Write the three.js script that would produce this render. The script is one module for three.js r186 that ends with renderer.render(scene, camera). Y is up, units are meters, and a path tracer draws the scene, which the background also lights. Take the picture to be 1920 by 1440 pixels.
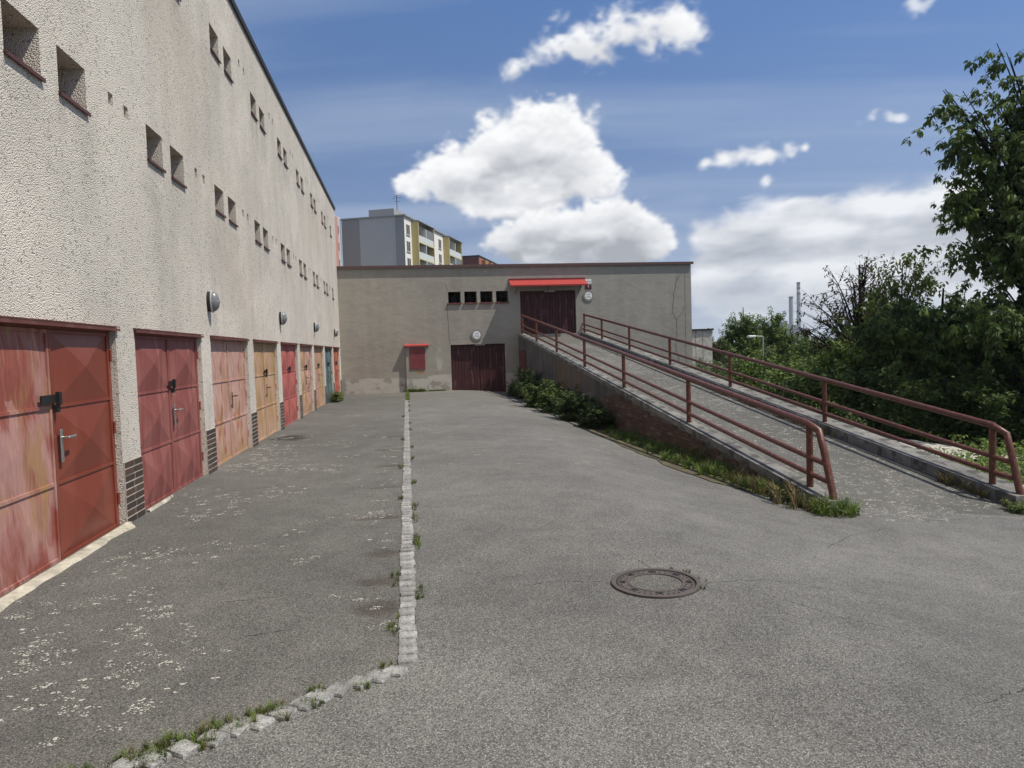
import * as THREE from 'three';
import { mergeGeometries, mergeVertices } from 'three/addons/utils/BufferGeometryUtils.js';
import { TessellateModifier } from 'three/addons/modifiers/TessellateModifier.js';
import { RoundedBoxGeometry } from 'three/addons/geometries/RoundedBoxGeometry.js';

// ------------------------------------------------------------------ camera
const scene = new THREE.Scene();
const camera = new THREE.PerspectiveCamera(2 * Math.atan(720 / 1335) * 180 / Math.PI, 4 / 3, 0.05, 6000);
{
  const yaw = THREE.MathUtils.degToRad(8.349), pitch = THREE.MathUtils.degToRad(2.707), roll = THREE.MathUtils.degToRad(1.776);
  camera.position.set(0, 1.65, 0);
  const f = new THREE.Vector3(Math.sin(yaw) * Math.cos(pitch), -Math.sin(pitch), -Math.cos(yaw) * Math.cos(pitch));
  const r = new THREE.Vector3(Math.cos(yaw), 0, Math.sin(yaw)), u = new THREE.Vector3().crossVectors(r, f);
  const c = Math.cos(roll), s = Math.sin(roll);
  const r2 = r.clone().multiplyScalar(c).addScaledVector(u, -s), u2 = u.clone().multiplyScalar(c).addScaledVector(r, s);
  camera.quaternion.setFromRotationMatrix(new THREE.Matrix4().makeBasis(r2, u2, f.clone().negate()));
  camera.updateMatrixWorld();
}
const renderer = new THREE.WebGLRenderer({ antialias: true });
renderer.setSize(1024, 768);
renderer.toneMapping = THREE.LinearToneMapping;
renderer.toneMappingExposure = 1.0;
renderer.shadowMap.enabled = true;
renderer.shadowMap.type = THREE.PCFSoftShadowMap;

// ------------------------------------------------------------------ random and noise
function rngOf(seed) {
  let a = seed >>> 0;
  return () => { a = (a + 0x6D2B79F5) >>> 0; let t = a; t = Math.imul(t ^ (t >>> 15), t | 1); t ^= t + Math.imul(t ^ (t >>> 7), t | 61); return ((t ^ (t >>> 14)) >>> 0) / 4294967296; };
}
const hash = (x, y, z = 0) => { let h = Math.imul(x | 0, 374761393) ^ Math.imul(y | 0, 668265263) ^ Math.imul(z | 0, 2147483647 - 61); h = Math.imul(h ^ (h >>> 13), 1274126177); h ^= h >>> 16; h = Math.imul(h, 2246822519 | 0); return ((h ^ (h >>> 15)) >>> 0) / 4294967296; };
const sm = (t) => t * t * (3 - 2 * t);
function vnoise(x, y, z = 0, per = 0) {            // value noise 0..1, optional period in x and y
  const xi = Math.floor(x), yi = Math.floor(y), fx = sm(x - xi), fy = sm(y - yi);
  const w = (i) => per ? ((i % per) + per) % per : i;
  const x0 = w(xi), x1 = w(xi + 1), y0 = w(yi), y1 = w(yi + 1);
  const a = hash(x0, y0, z), b = hash(x1, y0, z), c = hash(x0, y1, z), d = hash(x1, y1, z);
  return a + (b - a) * fx + (c - a) * fy + (a - b - c + d) * fx * fy;
}
function fbm(x, y, z = 0, oct = 4, per = 0) { let s = 0, a = 0.5, n = 0; for (let i = 0; i < oct; i++) { s += a * vnoise(x, y, z + i * 17, per); n += a; x *= 2; y *= 2; a *= 0.5; if (per) per *= 2; } return s / n; }
function worley(x, y, per, seed) {                 // distance to nearest cell point, and that cell's random tone
  const xi = Math.floor(x), yi = Math.floor(y); let best = 9, tone = 0;
  for (let a = -1; a <= 1; a++) for (let b = -1; b <= 1; b++) {
    const cx = xi + a, cy = yi + b, wx = ((cx % per) + per) % per, wy = ((cy % per) + per) % per;
    const dx = cx + hash(wx, wy, seed) - x, dy = cy + hash(wx, wy, seed + 1) - y, d = dx * dx + dy * dy;
    if (d < best) { best = d; tone = hash(wx, wy, seed + 2); }
  }
  return [Math.sqrt(best), tone];
}
const clamp = (v, a = 0, b = 1) => Math.min(b, Math.max(a, v));
const ss = (a, b, v) => sm(clamp((v - a) / (b - a)));
const mix = (a, b, t) => a + (b - a) * t;
const mix3 = (a, b, t) => [mix(a[0], b[0], t), mix(a[1], b[1], t), mix(a[2], b[2], t)];
const toS = (v) => { v = clamp(v); return v <= 0.0031308 ? v * 12.92 : 1.055 * Math.pow(v, 1 / 2.4) - 0.055; };

// ------------------------------------------------------------------ sun and sky
const sunDir = new THREE.Vector3(2.4, 4.6, 1).normalize();
const sun = new THREE.DirectionalLight(new THREE.Color(1, 0.94, 0.84), 5);
sun.position.copy(sunDir).multiplyScalar(80).add(new THREE.Vector3(4, 0, -16));
sun.target.position.set(4, 0, -16); scene.add(sun, sun.target);
sun.castShadow = true; sun.shadow.radius = 1; sun.shadow.mapSize.set(4096, 4096);
Object.assign(sun.shadow.camera, { left: -40, right: 40, top: 40, bottom: -40, near: 1, far: 220 });

const CLOUDS = {                                   // [azimuth, elevation, radius] in degrees, azimuth from -z towards +x
  A: [[8.91, 21.06, .94], [10.4, 21.72, 1.29], [12.52, 22.34, 1.46], [14.62, 22.81, 1.63], [15.84, 22.02, 1.29], [17.73, 23.16, 1.72], [19.77, 23.24, 1.72], [21.77, 23.2, 1.8], [23.14, 22.53, 1.29]],
  B: [[.42, 13.1, 1.29], [2.09, 13.1, 1.93], [4.22, 14.06, 2.15], [6.35, 14.42, 2.79], [8.5, 15.54, 3], [10.65, 16.43, 2.49], [12.34, 16.55, 2.58], [13.99, 15.5, 2.06], [14.77, 13.51, 2.36], [16.43, 13.03, 1.5], [11.81, 13.07, 3.43], [7.97, 12.4, 2.58], [5.42, 12.06, 1.93], [10.06, 11.13, 1.72]],
  C: [[6.78, 8.57, 1.29], [8.29, 9.15, 1.55], [10.44, 9.69, 1.72], [12.13, 9.42, 2.15], [14.25, 9.94, 1.93], [16.34, 9.63, 2.15], [18.01, 9.94, 1.8], [19.63, 8.84, 1.8], [20.84, 8.16, 1.2], [15.88, 7.82, 2.15], [9.52, 7.66, 1.72], [12.5, 6.8, 2.2], [18.5, 6.6, 2.0]],
  D: [[23.75, 13.63, .6], [25.32, 13.67, .94], [26.86, 13.69, 1.12], [28.37, 13.79, .86], [29.86, 13.83, .69], [30.95, 13.88, .39]],
  E: [[28.16, 12.05, .73]],
  F: [[35.32, 15.44, .64], [36.32, 15.17, .6], [37.14, 14.9, .39]],
  G: [[23.26, 8.4, 1.5], [25.62, 8.62, 1.93], [28.3, 8.79, 2.15], [30.89, 8.94, 2.36], [33.74, 8.84, 2.15], [36.12, 8.76, 2.15], [38.72, 8.64, 2.36], [41.18, 8.5, 2.58], [43.52, 8.36, 2.58], [46, 8.17, 3], [50, 8, 3], [54, 7.6, 3], [24.41, 5.92, 2.58], [28.26, 5.67, 3], [32.66, 5.73, 3.43], [36.77, 5.77, 3.43], [40.58, 5.42, 3.43], [44.09, 5.07, 3.43], [48, 5, 3.4], [52, 4.6, 3.4], [23.57, 3.52, 2.58], [26.69, 2.16, 2.15], [20.72, 2, 1.72], [31, 2.6, 2.6], [36, 2.4, 2.6], [41, 2.2, 2.6], [46, 2, 2.6]],
  T: [[37.97, 21.67, .52], [38.91, 21.7, .6]],
};
const cloudList = Object.entries(CLOUDS).map(([k, cs]) => ({ k, cs, x0: Math.min(...cs.map((c) => c[0] - c[2] * 1.7)), x1: Math.max(...cs.map((c) => c[0] + c[2] * 1.7)), y0: Math.min(...cs.map((c) => c[1] - c[2] * 1.7)), y1: Math.max(...cs.map((c) => c[1] + c[2] * 1.7)) }));
const CK = { A: [1.1, 1.15, .40], B: [.78, .62, .60], C: [.80, .58, .66], D: [.85, .95, .28], E: [.7, .6, .36], F: [1.3, .9, .30], G: [.7, .9, .50], T: [1.3, .9, .34] };   // raggedness, softness of the edge, threshold
function cloudBody(cl, az, el) { let f = 0; for (const [ca, ce, cr] of cl.cs) { const dx = (az - ca) * Math.cos(el * .01745), dy = el - ce, q = (dx * dx + dy * dy) / (cr * cr); if (q < 6) f += Math.exp(-q * 1.25); } return Math.min(f, 1.6); }
function puffs(x, y, oct = 4) { let h = 0, a = .5; for (const [q, k] of [[.42, 1], [.95, 2], [2.1, 3], [4.6, 4]].slice(0, oct)) { h += a * (.55 - worley(x * q + k * 7, y * q * 1.1, 4096, 500 + k)[0]); a *= .52; } return h; }
function cloudHeight(cl, az, el) {
  const f = cloudBody(cl, az, el); if (f < .04) return -1;
  const [rough, soft, cut] = CK[cl.k];
  const wx = az + 1.1 * (fbm(az * .6, el * .6, 71, 4) - .5), wy = el + 1.1 * (fbm(az * .6, el * .6, 91, 4) - .5);
  if (cl.k === 'B' || cl.k === 'C') return f - cut + 1.25 * puffs(wx, wy) + .7 * (fbm(wx * .45, wy * .5, 3, 7) - .5) + .5 * (fbm(wx * 2.6, wy * 2.6, 23, 4) - .5);
  if (cl.k === 'G') return f - cut + .6 * puffs(wx, wy * 1.5) + 1.3 * (fbm(wx * .4, wy * .9, 3, 7) - .5);
  const s = .95; return f - cut + (fbm(wx * s * .8, wy * s * 1.2, 3, 7) - .5) * rough * 1.5 - (Math.abs(2 * fbm(wx * s * 1.2, wy * s * 1.2, 33, 5) - 1) - .16) * .7 * rough;
}
const SW = 2048, SH = 2048, skyData = new Float32Array(SW * SH * 4);
for (let j = 0; j < SH; j++) {
  const elr = (j + .5) / SH * Math.PI - Math.PI / 2, el = elr * 180 / Math.PI, dy = Math.sin(elr), ch = Math.cos(elr);
  for (let i = 0; i < SW; i++) {
    const an = ((i + .5) / SW - .5) * 2 * Math.PI, dx = Math.cos(an) * ch, dz = Math.sin(an) * ch, o = (j * SW + i) * 4;
    let c;
    if (el < -1) { c = [.30, .31, .30]; }
    else {
      const e = Math.max(el, 0);
      const sd = dx * sunDir.x + dy * sunDir.y + dz * sunDir.z;
      const k = Math.exp(-e / 9), k2 = Math.exp(-e / 30);
      c = [.030 + .095 * k2 + .38 * k, .095 + .18 * k2 + .32 * k, .30 + .27 * k2 + .18 * k];
      const glow = .74 + 1.05 * Math.pow(clamp(.5 + .5 * sd), 2.5);
      c = c.map((v) => v * glow);
      const az = Math.atan2(dx, -dz) * 180 / Math.PI;
      // thin high streaks
      const pu = dx / (dy + .12), pv = -dz / (dy + .12);
      const ci = clamp(fbm(pu * .55 + 4 + fbm(pu, pv, 13, 3), pv * 2.2 + pu * .5, 11, 6) * 2.3 - .82) * ss(2, 10, el) * .42;
      c = mix3(c, [.62, .70, .80], ci);
      const inFrame = ss(-22, -14, az) * (1 - ss(52, 60, az)) * (1 - ss(27, 33, el));
      if (inFrame < 1 && el > 0) {                  // fair-weather cumulus all round
        const q = fbm(pu * .9 + 20, pv * .9 + 7, 5, 6), d = ss(.54, .68, q) * (1 - inFrame) * ss(0, 4, el);
        if (d > 0) { const sh = clamp(fbm(pu * .9 + 20.1, pv * .9 + 7.1, 5, 4) - q + .5); c = mix3(c, mix3([.95, .95, .95], [.55, .58, .63], ss(.45, .75, q) * .8 + sh * .1), d * .95); }
      }
      if (inFrame > 0 && az > -20 && az < 62 && el < 33) {
        for (const cl of cloudList) {
          if (az < cl.x0 || az > cl.x1 || el < cl.y0 || el > cl.y1) continue;
          const h = cloudHeight(cl, az, el); if (h <= 0) continue;
          const d = sm(clamp(h / CK[cl.k][1]));
          let oc = 0; for (let s = 1; s <= 5; s++) oc += clamp((cloudBody(cl, az + s * .2, el + s * (cl.k === 'G' ? .45 : cl.k === 'A' ? .4 : cl.k === 'C' ? .66 : 1.0)) - .25) * 1.3);
          oc /= 5;
          const wisp = cl.k === 'A' || cl.k === 'D' || cl.k === 'E' || cl.k === 'F' || cl.k === 'T';
          const sx = az + .8 * (fbm(az * .6, el * .6, 71, 3) - .5), sy = el + .8 * (fbm(az * .6, el * .6, 91, 3) - .5), oct = cl.k === 'B' || cl.k === 'C' ? 3 : 2;
          const p0 = puffs(sx, sy, oct), lit = clamp(((puffs(sx - .22, sy, oct) - p0) * -.4 + (p0 - puffs(sx, sy + .3, oct)) * 1.0) * 2.2, -.6, .6);   // sunlit shoulders of the billows
          const patch = fbm(az * .32 + .6 * fbm(az * .8, el * .8, 58, 4), el * .55, 51, 6) - .5;
          let br = wisp ? .98 - .20 * oc + .35 * patch : 1.03 - .44 * oc + .16 * lit * (1.2 - oc) + 1.1 * patch * (.1 + oc);
          if (cl.k === 'G') br = .83 + .20 * (1 - oc) + .10 * lit + .95 * (fbm(az * .22 + 3 + .5 * patch, el * .75, 61, 6) - .5);
          br = clamp(br, .44, 1.03);
          const cool = clamp(1.05 - br);
          c = mix3(c, [br * (1 - cool * .14), br * (1 - cool * .07), br * (1 + cool * .06)], Math.min(1, d * (cl.k === 'F' || cl.k === 'T' ? .7 : cl.k === 'G' ? .88 : 1)));
        }
        const hz = Math.exp(-Math.max(el, 0) / 2.2) * .6; c = mix3(c, [.70, .77, .84], hz * inFrame);
      }
    }
    skyData[o] = c[0]; skyData[o + 1] = c[1]; skyData[o + 2] = c[2]; skyData[o + 3] = 1;
  }
}
const skyTex = new THREE.DataTexture(skyData, SW, SH, THREE.RGBAFormat, THREE.FloatType);
skyTex.mapping = THREE.EquirectangularReflectionMapping; skyTex.magFilter = THREE.LinearFilter; skyTex.needsUpdate = true;
scene.background = skyTex; scene.environment = skyTex;
console.log('sky done');

// ------------------------------------------------------------------ scene helpers
const taken = {};
const numbered = (n) => { const k = taken[n] = (taken[n] ?? -1) + 1; return k ? n + '_' + String(k).padStart(3, '0') : n; };
function tag(o, label, category, group) { o.userData.label = label; o.userData.category = category; if (group) o.userData.group = group; return o; }
function thing(name, label, category, p = [0, 0, 0], group) { const g = new THREE.Group(); g.name = numbered(name); g.position.set(...p); scene.add(g); return tag(g, label, category, group); }
function clean(g) { const n = g.index ? g.toNonIndexed() : g; for (const k of Object.keys(n.attributes)) if (!['position', 'normal', 'uv', 'color'].includes(k)) n.deleteAttribute(k); return n; }
function mesh(name, geos, mat, parent) {
  let g = geos;
  if (Array.isArray(geos)) g = geos.length === 1 ? geos[0] : mergeGeometries(geos.map(clean));
  const m = new THREE.Mesh(g, mat); m.castShadow = m.receiveShadow = true;
  m.name = parent ? name : numbered(name); (parent ?? scene).add(m); return m;
}
function structure(name, geos, mat) { const m = mesh(name, geos, mat); m.userData.kind = 'structure'; return m; }
function triUV(g, sc = 1) {                        // uv in metres, by the main direction of each face
  g = g.index ? g.toNonIndexed() : g; const p = g.attributes.position, n = p.count, uv = new Float32Array(n * 2);
  const a = new THREE.Vector3(), b = new THREE.Vector3(), c = new THREE.Vector3();
  for (let i = 0; i < n; i += 3) {
    a.fromBufferAttribute(p, i); b.fromBufferAttribute(p, i + 1); c.fromBufferAttribute(p, i + 2);
    const N = b.clone().sub(a).cross(c.clone().sub(a)), ax = Math.abs(N.x), ay = Math.abs(N.y), az = Math.abs(N.z);
    for (let k = 0; k < 3; k++) {
      const x = p.getX(i + k), y = p.getY(i + k), z = p.getZ(i + k);
      const q = ax >= ay && ax >= az ? [z, y] : ay >= az ? [x, z] : [x, y];
      uv[(i + k) * 2] = q[0] * sc; uv[(i + k) * 2 + 1] = q[1] * sc;
    }
  }
  g.setAttribute('uv', new THREE.BufferAttribute(uv, 2)); return g;
}
function box(x0, x1, y0, y1, z0, z1) { const g = new THREE.BoxGeometry(Math.abs(x1 - x0), Math.abs(y1 - y0), Math.abs(z1 - z0)); g.translate((x0 + x1) / 2, (y0 + y1) / 2, (z0 + z1) / 2); return triUV(g); }
function rbox(x0, x1, y0, y1, z0, z1, r = .01) { const g = new RoundedBoxGeometry(Math.abs(x1 - x0), Math.abs(y1 - y0), Math.abs(z1 - z0), 1, r); g.translate((x0 + x1) / 2, (y0 + y1) / 2, (z0 + z1) / 2); return triUV(g); }
function tube(pts, r, seg = 24, rs = 10, curve = true) {
  const v = pts.map((p) => new THREE.Vector3(...p));
  const c = curve && v.length > 2 ? new THREE.CatmullRomCurve3(v, false, 'catmullrom', .2) : v.length === 2 ? new THREE.LineCurve3(v[0], v[1]) : new THREE.CatmullRomCurve3(v, false, 'catmullrom', .2);
  return clean(new THREE.TubeGeometry(c, v.length === 2 ? 1 : seg, r, rs, false));
}
function limb(pts, r0, r1, rs = 6) {               // tapered round limb through points
  const n = pts.length, pos = [], nor = [], idx = [], up = new THREE.Vector3(.31, .2, .93).normalize();
  for (let i = 0; i < n; i++) {
    const t = pts[Math.min(i + 1, n - 1)].clone().sub(pts[Math.max(i - 1, 0)]).normalize();
    const a = new THREE.Vector3().crossVectors(t, up).normalize(), b = new THREE.Vector3().crossVectors(t, a), r = mix(r0, r1, i / (n - 1));
    for (let k = 0; k < rs; k++) { const q = k / rs * Math.PI * 2, d = a.clone().multiplyScalar(Math.cos(q)).addScaledVector(b, Math.sin(q)); pos.push(pts[i].x + d.x * r, pts[i].y + d.y * r, pts[i].z + d.z * r); nor.push(d.x, d.y, d.z); }
    if (i < n - 1) for (let k = 0; k < rs; k++) { const k2 = (k + 1) % rs, A = i * rs + k, B = i * rs + k2; idx.push(A, A + rs, B, B, A + rs, B + rs); }
  }
  const g = new THREE.BufferGeometry(); g.setAttribute('position', new THREE.Float32BufferAttribute(pos, 3)); g.setAttribute('normal', new THREE.Float32BufferAttribute(nor, 3)); g.setIndex(idx);
  g.setAttribute('uv', new THREE.Float32BufferAttribute(new Float32Array(pos.length / 3 * 2), 2)); return clean(g);
}
function texture(w, h, fn, { srgb = true, repeat } = {}) {     // fn(x, y) gives a linear colour (srgb) or a grey value
  const d = new Uint8Array(w * h * 4);
  for (let y = 0; y < h; y++) for (let x = 0; x < w; x++) {
    const v = fn(x, y), o = (y * w + x) * 4;
    if (srgb) { d[o] = toS(v[0]) * 255; d[o + 1] = toS(v[1]) * 255; d[o + 2] = toS(v[2]) * 255; } else d[o] = d[o + 1] = d[o + 2] = clamp(v) * 255;
    d[o + 3] = 255;
  }
  const t = new THREE.DataTexture(d, w, h); t.magFilter = THREE.LinearFilter; t.minFilter = THREE.LinearMipmapLinearFilter; t.generateMipmaps = true; t.anisotropy = 8;
  if (srgb) t.colorSpace = THREE.SRGBColorSpace;
  t.wrapS = t.wrapT = THREE.RepeatWrapping; if (repeat) t.repeat.set(...repeat); t.needsUpdate = true; return t;
}
const M = (o) => new THREE.MeshStandardMaterial(o), rgb = (r, g, b) => new THREE.Color().setRGB(r, g, b);
function paintVerts(g, fn) {                       // vertex colours from position (linear multipliers)
  const p = g.attributes.position, c = new Float32Array(p.count * 3);
  for (let i = 0; i < p.count; i++) { const v = fn(p.getX(i), p.getY(i), p.getZ(i)); c[i * 3] = v[0]; c[i * 3 + 1] = v[1]; c[i * 3 + 2] = v[2]; }
  g.setAttribute('color', new THREE.BufferAttribute(c, 3)); return g;
}

// ------------------------------------------------------------------ materials
// asphalt: 3 m tile
const AS = 2048, asH = new Float32Array(AS * AS);
for (let y = 0; y < AS; y++) for (let x = 0; x < AS; x++) { const w = worley(x / 5.12, y / 5.12, 400, 5); asH[y * AS + x] = clamp(.55 * (1 - w[0] * 1.1) + .25 * w[1] + .3 * hash(x, y, 9)); }
const asphaltMap = texture(AS, AS, (x, y) => {
  const w = worley(x / 5.12, y / 5.12, 400, 5), g = hash(x >> 1, y >> 1, 21), big = fbm(x / 128, y / 128, 4, 4, 16);
  let v = .095 + .05 * (big - .5) + .035 * (1 - w[0]) + .05 * (hash(x, y, 77) - .5);
  if (w[1] > .84 && w[0] < .42) v += .075 + .17 * (w[1] - .84) * 6 * g; else if (w[1] < .28) v *= .55;
  if (g > .975) v += .10;
  return [v * 1.04, v * .995, v * .895];
}, { repeat: [1 / 3, 1 / 3] });
const asphaltBump = texture(AS, AS, (x, y) => asH[y * AS + x], { srgb: false, repeat: [1 / 3, 1 / 3] });
const asphaltM = M({ map: asphaltMap, bumpMap: asphaltBump, bumpScale: .005, roughness: .93, vertexColors: true });
// rough-cast render: 4 m tile
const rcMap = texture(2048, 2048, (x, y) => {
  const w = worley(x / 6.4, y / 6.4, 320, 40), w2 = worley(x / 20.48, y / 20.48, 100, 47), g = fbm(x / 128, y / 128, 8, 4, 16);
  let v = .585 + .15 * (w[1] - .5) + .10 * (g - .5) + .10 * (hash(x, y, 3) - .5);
  if (w[0] > .64) v *= .80; if (w2[1] > .88 && w2[0] < .36) v *= .6; if (w[1] > .94) v *= .7;  // pits darkened to paint in their self-shadow, with some dirt; other dark specks random
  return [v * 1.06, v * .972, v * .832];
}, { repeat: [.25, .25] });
const rcBump = texture(2048, 2048, (x, y) => { const w = worley(x / 6.4, y / 6.4, 320, 40); return clamp(1 - w[0] * 1.1) * (.6 + .4 * w[1]); }, { srgb: false, repeat: [.25, .25] });
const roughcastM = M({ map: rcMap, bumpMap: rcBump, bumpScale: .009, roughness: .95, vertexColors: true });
// concrete: 2 m tile
const cMap = texture(1024, 1024, (x, y) => { const n = fbm(x / 64, y / 64, 2, 5, 16), n2 = fbm(x / 16, y / 16, 6, 3, 64); let v = .20 + .16 * (n - .5) + .10 * (n2 - .5) + .08 * (hash(x, y, 5) - .5); return [v * 1.03, v, v * .93]; }, { repeat: [.5, .5] });
const cBump = texture(512, 512, (x, y) => .6 * fbm(x / 16, y / 16, 2, 4, 32) + .4 * hash(x, y, 4), { srgb: false, repeat: [.5, .5] });
const concreteM = M({ map: cMap, bumpMap: cBump, bumpScale: .006, roughness: .92 });
const paleConcreteM = M({ map: cMap, bumpMap: cBump, bumpScale: .004, roughness: .92, color: rgb(1.9, 1.85, 1.7) });
const soilMap = texture(512, 512, (x, y) => { const n = fbm(x / 32, y / 32, 12, 5, 16), m = fbm(x / 64, y / 64, 14, 4, 8); const c = mix3([.075, .058, .036], [.10, .095, .03], ss(.45, .65, m)); const k = .5 + n + .5 * (hash(x, y, 2) - .5); return c.map((v) => v * k); }, { repeat: [.8, .8] });
const soilM = M({ map: soilMap, roughness: 1 });
const groundMap = texture(512, 512, (x, y) => { const n = fbm(x / 32, y / 32, 15, 5, 16), m = fbm(x / 64, y / 64, 18, 4, 8); const c = mix3([.045, .06, .018], [.085, .075, .04], ss(.4, .7, m)); const k = .5 + n + .4 * (hash(x, y, 2) - .5); return c.map((v) => v * k); }, { repeat: [.4, .4] });
const groundM = M({ map: groundMap, roughness: 1 });
const graniteMap = texture(512, 512, (x, y) => { const w = worley(x / 6, y / 6, 85, 60); let v = .225 + .18 * (w[1] - .5) + .08 * (hash(x, y, 8) - .5) + .2 * (fbm(x / 64, y / 64, 3, 3, 8) - .5); return [v * 1.02, v * 1.0, v * .95]; }, { repeat: [1.6, 1.6] });
const graniteMs = [1, .8, 1.15, .9].map((k) => M({ map: graniteMap, color: rgb(k, k, k * .98), roughness: .85 }));
const darkM = M({ color: rgb(.012, .012, .013), roughness: .5 });
const blackM = M({ color: rgb(.02, .02, .02), roughness: .6, metalness: .3 });
const steelM = M({ color: rgb(.5, .49, .46), roughness: .38, metalness: .85 });
const rustM = M({ color: rgb(.10, .045, .03), roughness: .8 });
const flashM = M({ map: texture(256, 256, (x, y) => { const n = fbm(x / 32, y / 32, 70, 4, 8); return mix3([.115, .032, .026], [.16, .062, .05], ss(.4, .7, n)); }), roughness: .6 });
const roofTrimM = M({ color: rgb(.014, .014, .015), roughness: .6, metalness: .2 });

// ------------------------------------------------------------------ terrain
// ground height: the yard falls away towards the ramp, by so many metres at each z
const DIP = [[-8, .47], [-13, .47], [-16.3, .44], [-20, .315], [-26, .21], [-32, .19]];
function yardDip(z) { if (z >= -8) return .47; for (let i = 1; i < DIP.length; i++) if (z >= DIP[i][0]) return mix(DIP[i][1], DIP[i - 1][1], (z - DIP[i][0]) / (DIP[i - 1][0] - DIP[i][0])); return .19; }
function T(x, z) {
  const left = -.07 * ss(14, 32, -z) - yardDip(z) * ss(1.8, 5.2, Math.min(x, 5.2));
  if (x <= 5.2) return left;
  if (x <= 8.12) return mix(left, -.73, (x - 5.2) / 2.92);
  return -.73 - .055 * Math.min(x - 8.12, 10) - .03 * clamp(x - 18, 0, 60);
}
function sheet(xs, zs, yOf, inside) {
  const pos = [], uv = [], idx = [], n = xs.length, id = (i, j) => j * n + i;
  for (const z of zs) for (const x of xs) { pos.push(x, yOf(x, z), z); uv.push(x, z); }
  for (let j = 0; j < zs.length - 1; j++) for (let i = 0; i < n - 1; i++) {
    if (inside && !inside((xs[i] + xs[i + 1]) / 2, (zs[j] + zs[j + 1]) / 2)) continue;
    idx.push(id(i, j), id(i, j + 1), id(i + 1, j), id(i + 1, j), id(i, j + 1), id(i + 1, j + 1));
  }
  const g = new THREE.BufferGeometry(); g.setAttribute('position', new THREE.Float32BufferAttribute(pos, 3)); g.setAttribute('uv', new THREE.Float32BufferAttribute(uv, 2)); g.setIndex(idx); g.computeVertexNormals();
  const m = g.attributes.normal; for (let i = 0; i < m.count; i++) if (m.getY(i) === 0 && m.getX(i) === 0 && m.getZ(i) === 0) m.setXYZ(i, 0, 1, 0);
  return g;
}
const range = (a, b, s) => { const r = []; const n = Math.round(Math.abs(b - a) / s); for (let i = 0; i <= n; i++) r.push(a + (b - a) * i / n); return r; };
{
  const xs = [-3500, -800, -200, -60, -20, -8, ...range(-4, 20, .5), 24, 30, 40, 60, 100, 200, 500, 1200, 3500];
  const zs = [600, 100, 30, 12, ...range(6, -34, .5), -40, -50, -70, -110, -200, -500, -1200, -3500];
  structure('ground', sheet(xs, zs, (x, z) => T(clamp(x, -4, 400), z) - .06), groundM);
}
const stains = [[-.30, -8.9, .34, .10], [-.34, -7.25, .30, .08], [-.28, -10.6, .3, .10], [-.32, -12.4, .36, .12], [-.22, -5.95, .2, .12], [-.24, -4.6, .2, .2], [-.25, -5.2, .2, .14], [-.35, -14.4, .4, .12], [-2.4, -15.0, .42, .55]];
function asphaltTone(x, z) {
  const strip = z < -3.8 ? x < -.05 : (z < -3.02 ? x < -.06 - (z + 3.8) * 1.45 : x < -1.2 - (z + 3.03) * 1.8);
  let v = 1.0 + .56 * (fbm(x * .35 + 9, z * .35, 31, 4) - .5) + .30 * (fbm(x * 1.7, z * 1.1, 35, 4) - .5);
  let c = [1, 1, 1];
  if (strip && x < -.02) { v *= .89; c = [1.01, 1, .975]; }
  else v *= 1.10;
  for (const [sx, sz, rx, rz] of stains) {
    const d = Math.hypot((x - sx) / rx, (z - sz) / rz) + .9 * (fbm(x * 4, z * 4, 41, 3) - .5);
    if (strip && d < 1) { const k = ss(1, .55, d); v *= 1 - (sx < -2 ? .78 : .42) * k; c = mix3(c, [1.08, .94, .84], k); }
  }
  return c.map((q) => q * v);
}
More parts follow.
